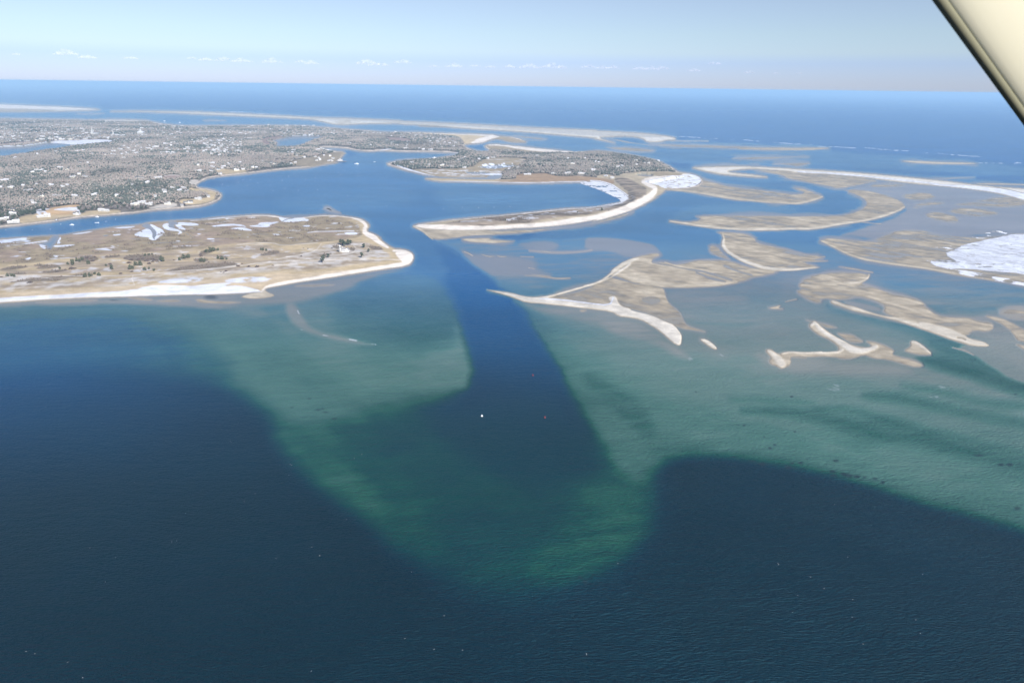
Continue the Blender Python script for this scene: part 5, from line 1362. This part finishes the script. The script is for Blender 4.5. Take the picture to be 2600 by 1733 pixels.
# a shed on the wharf
g = ground(*zp('X', 1410, 488)[0])
root = empty('wharf_shed', (g.x, g.y, 2.4), .05)
tag(root, 'white shed with a small gabled tower on the wharf', 'shed')
link('wall', MB().box(-12, 12, -5, 5, 0, 4.5).gable_wall(-12, 12, -5, 5, 4.5, 2.8).box(-3, 3, -4, 3, 4.5, 9).gable_wall(-3, 3, -4, 3, 9, 2.4).mesh('wall', M_WHITE), root)
link('roof', MB().gable(-12, 12, -5, 5, 4.6, 3).gable(-3, 3, -4, 3, 9.1, 2.6).mesh('roof', M_ROOFL), root)

# ------------------------------------------------------------------ boats
def boat(P, wpx, label, rz=0, hull=M_HULL, cabin=True, name='motor_boat'):
    g = ground(P[0], P[1], 0)
    s = math.hypot(math.hypot(g.x, g.y), CAM_H) / FPX
    L = wpx * s
    B = L * .3
    h = L * .13
    root = empty(name, (g.x, g.y, 0), rz)
    tag(root, label, 'boat', 'boats moored in the harbor and river')
    q = MB()
    st = [(-.5, .36, .0), (-.3, .48, 0), (0, .5, 0), (.25, .42, .06), (.4, .24, .14), (.5, .03, .24)]
    rings = []
    for x, b, sh in st:
        rings.append([q.bm.verts.new(p) for p in ((x * L, -b * B, h * (1 + sh * 3)), (x * L * .96, -b * B * .75, 0.1), (x * L * .93, 0, -h * .5), (x * L * .96, b * B * .75, .1), (x * L, b * B, h * (1 + sh * 3)))])
    for a, b in zip(rings, rings[1:]):
        for k in range(4):
            q.bm.faces.new((a[k], b[k], b[k + 1], a[k + 1]))
        q.bm.faces.new((a[0], a[4], b[4], b[0]))
    q.bm.faces.new(rings[0]); q.bm.faces.new(rings[-1])
    link('hull', q.mesh('hull', hull), root)
    if cabin:
        c = link('cabin', MB().box(-L * .05, L * .25, -B * .32, B * .32, h, h + L * .14).box(-L * .22, L * .18, -B * .36, B * .36, h + L * .14, h + L * .16).mesh('cabin', M_HULL), root)
        link('windscreen', MB().box(L * .252, L * .262, -B * .3, B * .3, h + L * .05, h + L * .12).mesh('windscreen', M_GLASS), c)
        link('mast', MB().tube((0, 0, h), (0, 0, h + L * .4), .08).mesh('mast', M_HULL), root)
    return root
for P, wd, lab, rz, hl, cb in (
        (zp('N', 1432, 1030)[0], 8.5, 'white cabin boat lowest of the three moored in the river', .2, M_HULL, True),
        (zp('N', 1935, 872)[0], 7.5, 'white cabin boat moored closest under the river bank', .1, M_HULL, True),
        (zp('N', 1932, 987)[0], 8.5, 'slim white open boat between two moored cabin boats', .15, M_HULL, False),
        (zp('N', 1125, 938)[0], 8, 'dark hulled boat lying against the river beach', .1, M_HULLB, True),
        (zp('X', 1818, 556)[0], 10, 'large white cabin boat in the middle of the harbor', .05, M_HULL, True),
        (zp('X', 2262, 503)[0], 5, 'small white boat right of the large harbor boat', -.1, M_HULL, False),
        (zp('O', 962, 558)[0], 9, 'broad white boat in the cove behind the wooded hump', 0, M_HULL, True),
        (zp('L', 1075, 220)[0], 5, 'far white boat off the village beach, left one', 0, M_HULL, True),
        (zp('L', 1380, 250)[0], 5, 'far white boat off the village beach, right one', 0, M_HULL, True),
        (zp('M', 1060, 1230)[0], 1.6, 'tiny white dinghy in the bay off the harbor beach', .4, M_HULL, False)):
    boat(P, wd, lab, rz, hl, cb)

# ------------------------------------------------------------------ mooring buoys scattered over the bay
def ball_mesh():
    q = MB()
    q.lathe([(.1, -.3), (.55, -.1), (.7, .3), (.55, .75), (.15, 1.0), (.06, 1.4)], 8)
    return q.mesh('mooring_buoy', M_BUOYW, True)
bme = ball_mesh()
for (c, x, y) in ([('M', a, b) for a, b in ((500,1320),(620,1350),(920,1230),(820,1280),(1690,1240),(1830,1155),(2160,1215),(2020,1440),(1750,1400),(1210,1290),(1010,1340))] +
                  [('B', a, b) for a, b in ((1690,915),(1650,965),(1625,940),(1050,985),(1355,1000),(980,1030),(1165,1145),(1385,1138),(1010,1122),(1730,1210),(2175,1325),(875,1150),(295,1075),(840,1090))] +
                  [('C', a, b) for a, b in ((570,1218),(785,1205),(970,1208),(1150,1205),(1333,1197))] +
                  [('N', a, b) for a, b in ((115,1130),(645,1128),(1000,1115),(1210,1015),(2110,960),(2300,915))]):
    g = ground(*zp(c, x, y)[0])
    o = link('mooring_buoy', bme, None, (g.x, g.y, 0))
    tag(o, 'small white mooring buoy floating in the harbor', 'buoy', 'mooring buoys in the harbor')

# ------------------------------------------------------------------ channel marks in the inlet
g = ground(1223.5, 1056)
root = empty('channel_buoy', (g.x, g.y, 0))
tag(root, 'white buoy with broad float and narrow top in the dark channel', 'buoy')
link('float', MB().lathe([(.9, -.5), (1.35, -.1), (1.35, .5), (1.0, .95), (.5, 1.1)], 14).mesh('float', M_BUOYW, True), root)
link('topmark', MB().lathe([(.45, 1.1), (.35, 2.2), (.12, 2.6)], 10).mesh('topmark', M_BUOYW), root)
for (px, py, lab) in ((1383.5, 1060, 'red channel buoy with pale top, right of the white buoy'), (1353, 953, 'red channel buoy farther up the inlet')):
    g = ground(px, py)
    root = empty('channel_buoy', (g.x, g.y, 0))
    tag(root, lab, 'buoy')
    link('float', MB().lathe([(.5, -.5), (1.0, -.1), (1.0, .5), (.6, .8)], 12).mesh('float', M_RED, True), root)
    link('topmark', MB().lathe([(.5, .8), (.4, 1.9), (.1, 2.5)], 10).mesh('topmark', M_RED), root)

# ------------------------------------------------------------------ gulls
def gull_mesh():
    q = MB()
    bm = q.bm
    # body as a stretched spindle, wings bent at the wrist, fan tail: one surface per bird
    prof = [(.01, -.36), (.05, -.26), (.10, -.08), (.11, .06), (.085, .18), (.05, .24), (.055, .30), (.03, .36), (.008, .42)]
    n = 8
    rings = []
    for r, y in prof:
        rings.append([bm.verts.new((r * math.cos(2 * math.pi * k / n), y, r * .9 * math.sin(2 * math.pi * k / n) + (.03 if y > .2 else 0))) for k in range(n)])
    for a, b in zip(rings, rings[1:]):
        for k in range(n):
            bm.faces.new((a[k], a[(k + 1) % n], b[(k + 1) % n], b[k]))
    bm.faces.new(rings[0]); bm.faces.new(rings[-1])
    for s in (-1, 1):
        x = [.08, .38, .55, .88]
        top = [(x[0] * s, .16, .03), (x[1] * s, .22, .16), (x[2] * s, .18, .15), (x[3] * s, -.10, .06)]
        bot = [(x[0] * s, -.12, .03), (x[1] * s, -.02, .15), (x[2] * s, -.04, .14), (x[3] * s, -.16, .06)]
        T = [bm.verts.new(p) for p in top]
        Bv = [bm.verts.new(p) for p in bot]
        T2 = [bm.verts.new((p[0], p[1], p[2] - .03)) for p in top]
        B2 = [bm.verts.new((p[0], p[1], p[2] - .03)) for p in bot]
        for i in range(3):
            bm.faces.new((T[i], T[i + 1], Bv[i + 1], Bv[i]))
            bm.faces.new((T2[i], B2[i], B2[i + 1], T2[i + 1]))
            bm.faces.new((T[i], T2[i], T2[i + 1], T[i + 1]))
            bm.faces.new((Bv[i], Bv[i + 1], B2[i + 1], B2[i]))
        bm.faces.new((T[3], T2[3], B2[3], Bv[3]))
        bm.faces.new((T[0], Bv[0], B2[0], T2[0]))
    t = [bm.verts.new(p) for p in ((-.03, -.3, 0), (.03, -.3, 0), (.1, -.48, 0), (-.1, -.48, 0), (-.03, -.3, -.02), (.03, -.3, -.02), (.1, -.48, -.02), (-.1, -.48, -.02))]
    for f in ((0, 1, 2, 3), (7, 6, 5, 4), (0, 4, 5, 1), (1, 5, 6, 2), (2, 6, 7, 3), (3, 7, 4, 0)):
        bm.faces.new([t[i] for i in f])
    return q.mesh('gull', M_FEATH, True)
gme = gull_mesh()
gp = ([('S', a, b) for a, b in ((245,540),(227,652),(505,734),(825,820),(1147,820),(1152,827),(1800,888),(1763,907),(1444,938),(1452,941),(1437,991),(668,1026),(1269,1083),(1216,1122),(924,1180),(1725,1211),(1552,1349),(1592,1391),(855,1318),(855,1325),(880,1317),(575,1400),(1373,1405),(448,1352),(524,1521),(2048,1472),(104,170),(1547,290),(1757,292),(2265,119))] +
      [('U', a, b) for a, b in ((1409,745),(1475,1006),(1127,1036),(1130,1043),(1289,1105),(1357,1161),(1225,1196),(1500,1217),(1200,1280),(1497,1305),(1814,1318),(1836,1385),(1551,1438),(175,1492),(1847,1092),(1686,179),(1478,243),(331,1038),(170,120))] +
      [('W', a, b) for a, b in ((60,1495),(155,1520),(80,1500),(930,1465),(997,1490),(1062,1492),(1347,1500),(715,1540),(190,1555),(1020,1413),(734,1275))] +
      [('H', a, b) for a, b in ((330,282),(1068,342),(1325,678),(1866,684),(610,866),(1325,828),(1290,825),(1408,776))] +
      [('D', a, b) for a, b in ((750,1000),(1165,960),(705,1130),(348,1215))])
for i, (c, x, y) in enumerate(gp):
    P = zp(c, x, y)[0]
    z = rnd.uniform(.3, 6)
    g = ground(P[0], P[1], z)
    o = link('gull', gme, None, (g.x, g.y, z), rnd.uniform(0, 6.28))
    o.scale = (.68, .68, .68)
    tag(o, 'white gull flying low over the water', 'gull', 'gulls over the water')

# ------------------------------------------------------------------ trees
def ico(sub=1):
    bm = bmesh.new()
    bmesh.ops.create_icosphere(bm, subdivisions=sub, radius=1)
    V = np.array([v.co[:] for v in bm.verts], np.float32)
    Fc = np.array([[v.index for v in f.verts] for f in bm.faces], np.int32)
    bm.free()
    return V, Fc
I1V, I1F = ico(1)
I2V, I2F = ico(2)

def lumps(centres, radii, squash=.8, jit=.3, hi=False, seed=0):
    r = np.random.default_rng(seed)
    bv, bf = (I2V, I2F) if hi else (I1V, I1F)
    Vs, Fs = [], []
    for k, (c, rad) in enumerate(zip(centres, radii)):
        v = bv * (1 + r.uniform(-jit, jit, (len(bv), 1)))
        v = v * rad * np.array([1, 1, squash]) + np.array(c)
        Vs.append(v)
        Fs.append(bf + k * len(bv))
    return np.concatenate(Vs), np.concatenate(Fs)

def crown_mesh(kind, seed):
    r = np.random.default_rng(seed)
    if kind == 'pine':
        n = 26
        z = r.uniform(3.0, 9.2, n)
        rad = (1.25 - np.abs(z - 5.5) / 7) * 2.3
        ang = r.uniform(0, 6.28, n)
        rr = rad * r.uniform(.2, 1, n)
        V, Fc = lumps(np.stack([rr * np.cos(ang), rr * np.sin(ang), z], 1), r.uniform(.8, 1.5, n), .7, .35, seed=seed)
    elif kind == 'bare':
        n = 34
        z = r.uniform(3.2, 9.5, n)
        rad = np.sqrt(np.clip(1 - ((z - 6.2) / 3.8) ** 2, .05, 1)) * 3.6
        ang = r.uniform(0, 6.28, n)
        rr = rad * np.sqrt(r.uniform(.05, 1, n))
        V, Fc = lumps(np.stack([rr * np.cos(ang), rr * np.sin(ang), z], 1), r.uniform(.5, 1.15, n), .8, .45, seed=seed)
    elif kind == 'cedar':
        n = 22
        z = r.uniform(.6, 4.6, n)
        rad = (1 - np.abs(z - 2.0) / 4.2) * 2.6
        ang = r.uniform(0, 6.28, n)
        rr = rad * r.uniform(.1, 1, n)
        V, Fc = lumps(np.stack([rr * np.cos(ang), rr * np.sin(ang), z], 1), r.uniform(.6, 1.2, n), .8, .35, seed=seed)
    else:
        n = 20
        ang = r.uniform(0, 6.28, n)
        rr = 2.6 * np.sqrt(r.uniform(0, 1, n))
        z = 1.7 * (1 - (rr / 3.2) ** 2) * r.uniform(.4, 1, n)
        V, Fc = lumps(np.stack([rr * np.cos(ang), rr * np.sin(ang), z], 1), r.uniform(.5, 1.0, n), .75, .4, seed=seed)
    mat = {'pine': M_PINE, 'bare': M_TWIG if seed % 2 else M_TWIG2, 'cedar': M_CEDAR, 'bay': M_BAYB}[kind]
    return mesh_np('crown', V, Fc, mat)

def trunk_mesh(kind, seed):
    r = random.Random(seed)
    q = MB()
    top = {'pine': 8.6, 'bare': 5.5, 'cedar': 3.6, 'bay': .8}[kind]
    q.tube((0, 0, -.8), (r.uniform(-.2, .2), r.uniform(-.2, .2), top), .26 if top > 4 else .14, .08)
    if kind == 'bare':
        for k in range(6):
            a = r.uniform(0, 6.28)
            z = r.uniform(2.2, 4.8)
            q.tube((0, 0, z), (2.4 * math.cos(a), 2.4 * math.sin(a), z + r.uniform(2, 3.6)), .12, .03, 5)
    elif kind != 'pine':
        for k in range(3):
            a = r.uniform(0, 6.28)
            q.tube((0, 0, .1), (1.2 * math.cos(a), 1.2 * math.sin(a), top * .8), .08, .03, 5)
    return q.mesh('trunk', M_BARK)

VAR = {k: [(crown_mesh(k, 10 * i + j), trunk_mesh(k, 10 * i + j)) for j in range(4)] for i, k in enumerate(('pine', 'bare', 'cedar', 'bay'))}
def tree(kind, x, y, z, s, label, cat, group, name):
    cm, tm = rnd.choice(VAR[kind])
    root = empty(name, (x, y, z), rnd.uniform(0, 6.28))
    root.scale = (s, s, s * rnd.uniform(.85, 1.15))
    tag(root, label, cat, group)
    link('crown', cm, root)
    link('trunk', tm, root)

# shrubs and cedars one can tell apart on the peninsula and the spit
green = [('Q', 150,780,60),('Q',230,780,60),('Q',290,790,60),('Q',1350,548,50),('Q',1440,500,70),('Q',1450,550,80),('Q',1530,480,60),('Q',1590,490,60),('Q',1640,455,60),('Q',1760,525,80),('Q',2110,575,50),('Q',2230,630,80),('Q',1890,738,60),('Q',1700,790,80),('Q',1790,780,80),('Q',1970,765,70),('Q',1190,635,50),
         ('R',540,375,50),('R',620,365,60),('R',675,355,40),('R',860,445,80),('R',890,480,80),('R',350,560,90),('R',440,550,90),('R',240,625,90),('R',290,630,60),('R',530,655,70),('R',615,640,50),('R',710,670,60),('R',1760,300,80),('R',1840,290,90),('R',1900,270,80),('R',1990,268,60),('R',1220,460,60),('R',1310,425,90),('R',1400,410,80),('R',1660,480,90),('R',1720,490,80),('R',1990,430,70),('R',2070,440,80),('R',2160,450,50),
         ('G',660,525,30),('G',690,530,26),('G',640,522,24),('P',2100,1275,70),('P',180,1475,40),('P',1620,1325,30)]
brown = [('Q',1730,410,80),('Q',1890,400,40),('Q',1850,475,70),('Q',1420,625,90),('Q',1490,625,60),('Q',2190,540,70),('Q',1140,690,60),('Q',590,900,90),('Q',30,800,50),('Q',1240,250,50),('Q',1535,258,34),('Q',1300,655,40),('R',150,430,60),('R',260,450,80),('R',400,445,70),('R',490,435,60),('R',570,470,80),('R',690,440,80),('R',750,460,80),('R',690,490,60),('R',790,490,60),('R',210,510,80),('R',620,530,70),('R',50,730,60),('R',270,690,60),
         ('R',1640,350,70),('R',1650,385,60),('R',1110,460,40),('R',1800,510,40),('R',2150,680,60),('R',2100,710,40),('R',2050,700,34),('R',1800,605,40),('G',410,680,36),('G',515,685,36),('G',600,685,40),('G',755,678,22),('G',1040,585,26),('G',1060,508,18),('G',1105,510,18),('G',1300,235,26),('G',1350,230,18),('G',1415,258,26),('G',450,660,20),('T',560,510,90),('P',2240,1280,34)]
pines = [('T',850,370,120),('T',930,400,130),('T',1100,390,130),('T',1180,390,110),('T',1000,430,120),('T',1620,480,110),('T',1780,630,80),('T',1550,810,130),('T',440,810,110),('T',290,900,140),('T',250,970,140)]
def put(L, kind, base, label, cat, group, name):
    for (c, x, y, wz) in L:
        P = zp(c, x, y)[0]
        wpx = wz / ZOOM[c][2]
        g = spot(P[0], P[1] + wpx * .25)
        s = math.hypot(math.hypot(g.x, g.y), CAM_H) / FPX
        tree(kind, g.x, g.y, g.z, max(.4, wpx * s / base), label, cat, group, name)
put(green, 'cedar', 5.6, 'rounded green cedar growing among the dune grass', 'cedar', 'cedars on the dunes', 'cedar_shrub')
put(brown, 'bay', 6.0, 'dark leafless bayberry bush on the dunes', 'shrub', 'bare shrubs on the dunes', 'bayberry_shrub')
put(pines, 'pine', 6.6, 'dark pine standing close to the lighthouse', 'pine tree', 'pines around the lighthouse', 'pine_tree')

# the wood: jittered grid over the land that carries wood
def scatter(y0, y1, sp):
    x1 = y1 * .80 + 300
    gx, gy = np.meshgrid(np.arange(-x1, x1 * .75, sp), np.arange(y0, y1, sp))
    gx, gy = gx.ravel(), gy.ravel()
    gx = gx + rng.uniform(-.48, .48, gx.shape) * sp
    gy = gy + rng.uniform(-.48, .48, gy.shape) * sp
    px, py = proj(gx, gy)
    k = (px > -30) & (px < 2630)
    gx, gy = gx[k], gy[k]
    wv = sample(F.wood, gx, gy)
    k = (wv > .5) & (sample(E, gx, gy) > .6)
    return gx[k], gy[k]
xs, ys, ss = [], [], []
for a, b, sp in ((1900, 2700, 7.0), (2700, 3600, 8.0), (3600, 5000, 9.5), (5000, 9000, 12.5)):
    x, y = scatter(a, b, sp)
    xs.append(x); ys.append(y); ss.append(np.full(len(x), sp / 7.0))
tx, ty, tsz = np.concatenate(xs), np.concatenate(ys), np.concatenate(ss)
# clear the ground round each house and the view to the water in front of it
keep = np.ones(len(tx), bool)
for (hx, hy, W) in HX:
    d = math.hypot(hx, hy)
    ux, uy = -hx / d, -hy / d
    rx, ry = tx - hx, ty - hy
    al = rx * ux + ry * uy
    ac = np.abs(rx * uy - ry * ux)
    keep &= ~((al > -7) & (al < 20 + d * .005) & (ac < W * .45 + 2))
dn = fbm(tx, ty, 160, 3, 31)
dn2 = fbm(tx, ty, 40, 2, 37)
keep &= ~((dn2 > .66) & (rng.random(len(tx)) < .85))
tx, ty, tsz, dn = tx[keep], ty[keep], tsz[keep], dn[keep]
tz = sample(Z, tx, ty)
isgreen = (dn + rng.uniform(-.26, .26, len(tx))) > .60
# the largest in view become trees of their own
order = np.argsort(ty ** 2 + tx ** 2)
px, py = proj(tx, ty)
infr = (px > -5) & (px < 2605)
order = [i for i in order if infr[i]]
own = order[:290]
for i in own:
    if isgreen[i]:
        tree('pine', tx[i], ty[i], tz[i], rnd.uniform(.75, 1.1), 'dark evergreen pine in the wood nearest the river bank', 'pine tree', 'pines in the near wood', 'pine_tree')
    else:
        tree('bare', tx[i], ty[i], tz[i], rnd.uniform(.75, 1.1), 'leafless grey tree in the wood nearest the river bank', 'tree', 'bare trees in the near wood', 'bare_tree')
rest = np.ones(len(tx), bool)
rest[own] = False
tx, ty, tz, tsz, isgreen = tx[rest], ty[rest], tz[rest], tsz[rest], isgreen[rest]
print('trees in the mass', len(tx))

def mass(name, sel, colour, label=None, flat=1.0):
    X0, Y0, Z0, S0 = tx[sel], ty[sel], tz[sel], tsz[sel]
    n = len(X0)
    nb = 1
    r = rng
    V = np.repeat(I1V[None], n, 0) * (1 + r.uniform(-.38, .38, (n, 12, 1)).astype(np.float32))
    rad = (r.uniform(2.6, 4.6, n) * S0)[:, None]
    hh = (r.uniform(2.4, 4.4, n) * np.sqrt(S0) * flat)[:, None]
    zt = (r.uniform(3.2, 5.4, n))[:, None]
    V[:, :, 0] = V[:, :, 0] * rad + X0[:, None]
    V[:, :, 1] = V[:, :, 1] * rad * .9 + Y0[:, None]
    V[:, :, 2] = V[:, :, 2] * hh + Z0[:, None] + zt
    Fc = (I1F[None] + (np.arange(n) * 12)[:, None, None]).reshape(-1, 3)
    col = np.asarray(colour, np.float32)[None] * (1 + r.uniform(-.17, .17, (n, 1)).astype(np.float32))
    col[:, 0] *= 1 + r.uniform(-.04, .1, n)
    col *= (.62 + .76 * fbm(X0, Y0, 220, 3, 51))[:, None]
    m = bpy.data.materials.get('wood_' + name)
    if m is None:
        m, t, b = newmat('wood_' + name)
        a = attr_node(t, 'Col')
        g = t.nodes.new('ShaderNodeNewGeometry')
        nn = noise_node(t, g.outputs['Position'], .5, 3)
        t.links.new(scale_col(t, a.outputs['Color'], maprange(t, nn.outputs[0], .3, .7, .78, 1.22)), b.inputs['Base Color'])
        b.inputs['Roughness'].default_value = .95
        b.inputs['Specular IOR Level'].default_value = .1
    me = mesh_np(name, V.reshape(-1, 3), Fc, m)
    add_attr(me, 'Col', np.repeat(col, 12, 0))
    o = link(name, me)
    tag(o, label, kind='stuff')
isl = proj(tx, ty)[0] > 975
mass('bare_woodland', ~isgreen & ~isl, (.262, .230, .192))
mass('evergreen_woodland', isgreen & ~isl, (.090, .100, .080))
mass('island_woodland', ~isgreen & isl, (.238, .212, .178))
mass('island_evergreens', isgreen & isl, (.085, .095, .076))

# low brush on the dunes of the peninsula and the spit
bx = rng.uniform(-1400, 900, 90000)
by = rng.uniform(1100, 2100, 90000)
lc = sample(land_col, bx, by).sum(1)
ok = (sample(E, bx, by) > 1.2) & (lc < .62) & (sample(F.wood, bx, by) < .1) & (np.abs(sample(F.id, bx, by)) > 0)
pxx, pyy = proj(bx, by)
ok &= (pxx > -40) & (pxx < 2640)
bx, by = bx[ok], by[ok]
tx, ty, tz, tsz = bx, by, sample(Z, bx, by) - 3.9, np.full(len(bx), .30)
print('brush', len(bx))
mass('dune_brush', np.ones(len(bx), bool), (.175, .145, .12), flat=.9)

# ------------------------------------------------------------------ the aircraft's wing strut, close to the camera
def campt(px, py, depth):
    d = rt * ((px - CX) / FPX) + up * ((CY - py) / FPX) + fwd
    return Vector((0, 0, CAM_H)) + d * depth
ax0 = campt(2690, -60, 1.30)
ax1 = campt(2852, 260, 1.62)
dirv = (ax1 - ax0).normalized()
a = ax0 - dirv * 1.2
b = ax1 + dirv * .9
view = ((ax0 + ax1) / 2 - Vector((0, 0, CAM_H))).normalized()
side = dirv.cross(view).normalized()       # across the strut as seen
thick = side.cross(dirv).normalized()
BE = math.radians(44)
side, thick = (side * math.cos(BE) + thick * math.sin(BE)).normalized(), (thick * math.cos(BE) - side * math.sin(BE)).normalized()
strut = empty('wing_strut', a)
tag(strut, 'cream painted aircraft wing strut crossing the top right corner', 'wing strut')
q = MB()
n = 48
for_p = []
R = []
for p in (a, b):
    ring = []
    for k in range(n):
        t = 2 * math.pi * k / n
        cx = math.cos(t)
        sx = math.sin(t)
        chord = .20 * cx
        th_ = .062 * sx * (1 + .35 * cx)
        ring.append(q.bm.verts.new(p - a + side * chord + thick * th_))
    R.append(ring)
for k in range(n):
    q.bm.faces.new((R[0][k], R[0][(k + 1) % n], R[1][(k + 1) % n], R[1][k]))
q.bm.faces.new(R[0]); q.bm.faces.new(R[1])
M_STRUT = simple('cream_aircraft_paint', (.78, .72, .52), .5, noise=.03, scale=3, spec=.5)
link('fairing', q.mesh('fairing', M_STRUT, True), strut)
q = MB()
M_EDGE = simple('dark_olive_edge', (.20, .19, .12), .8)  # dark olive strip along one edge of the strut
for sgn in (1, -1):
    c0 = side * (-.203 * sgn)
    q.tube(c0, b - a + c0, .009, .009, 12)
    break
link('edge_strip', q.mesh('edge_strip', M_EDGE, True), strut)

# ------------------------------------------------------------------ small clouds far out over the ocean
M_CLOUD, t, bs = newmat('cloud')
bs.inputs['Base Color'].default_value = (.97, .90, .91, 1)
bs.inputs['Roughness'].default_value = 1
bs.inputs['Specular IOR Level'].default_value = 0
bs.inputs['Alpha'].default_value = .075
cl = [(a, 100 + b / 1.81, c) for a, b, c in ((70, 72, 20), (300, 72, 50), (400, 88, 35), (600, 90, 30), (880, 90, 20), (945, 98, 30), (1030, 100, 35), (1110, 105, 40), (1250, 108, 40), (1385, 108, 25), (1430, 115, 30), (1690, 115, 45), (1740, 122, 40), (1850, 110, 35), (1995, 127, 20), (2090, 128, 35), (2185, 125, 20), (2255, 130, 20), (2340, 130, 25))]
cl = [(a / 1.81, b, c / 1.81) for a, b, c in cl]
cl += [(1300 + a / 1.81, 100 + b / 1.81, c / 1.81) for a, b, c in ((80, 132, 40), (180, 130, 40), (220, 134, 30), (352, 130, 28), (412, 135, 28), (465, 133, 22), (585, 138, 25), (640, 140, 30), (690, 136, 25), (835, 147, 25), (930, 115, 25), (1090, 155, 20), (1210, 158, 12), (1320, 158, 12))]
cl.sort()
for i, (px, py, wd) in enumerate(cl):
    d = rt * ((px - CX) / FPX) + up * ((CY - py) / FPX) + fwd
    tt = 95000 / d.y
    c = Vector((0, 0, CAM_H)) + d * tt
    s = wd * tt / FPX
    n = 20
    r = np.random.default_rng(i + 100)
    s *= 1.7
    cx = r.uniform(-.7, .7, n) * s
    rr = s * r.uniform(.10, .2, n) * (1.1 - np.abs(cx) / s)
    cz = rr * .5 + r.uniform(0, .12, n) * s * (1 - np.abs(cx) / s * 1.6)
    V, Fc = lumps(np.stack([cx, r.uniform(-.2, .2, n) * s, cz], 1), rr, .8, .16, True, i)
    V[:, 2] = np.maximum(V[:, 2], -.02 * s)
    me = mesh_np('cloud', V, Fc, M_CLOUD, True)
    o = link('cloud', me, None, c)
    md = o.modifiers.new('weld_puffs', 'REMESH')
    md.mode = 'VOXEL'
    md.voxel_size = s * .022
    md.use_smooth_shade = True
    tag(o, 'small pale cumulus cloud low over the ocean horizon, %s from the left' % ordinal(i) if i else 'small pale cumulus cloud low over the ocean horizon, leftmost', 'cloud', 'clouds along the horizon')

# ------------------------------------------------------------------ the air
bm = bmesh.new()
bmesh.ops.create_cube(bm, size=1)
me = bpy.data.meshes.new('haze')
bm.to_mesh(me)
bm.free()
hz = link('haze', me)
hz.scale = (540000, 520000, CAM_H + 8 + 4)
hz.location = (0, 0, (CAM_H + 8 - 4) / 2)
hz['kind'] = 'stuff'
m = bpy.data.materials.new('thin_sea_haze')
m.use_nodes = True
t = m.node_tree
t.nodes.remove(t.nodes['Principled BSDF'])
pv = t.nodes.new('ShaderNodeVolumePrincipled')
pv.inputs['Color'].default_value = (.54, .81, 1, 1)
pv.inputs['Density'].default_value = 5.2e-5
pv.inputs['Anisotropy'].default_value = 0.0
t.links.new(pv.outputs[0], t.nodes['Material Output'].inputs['Volume'])
me.materials.append(m)
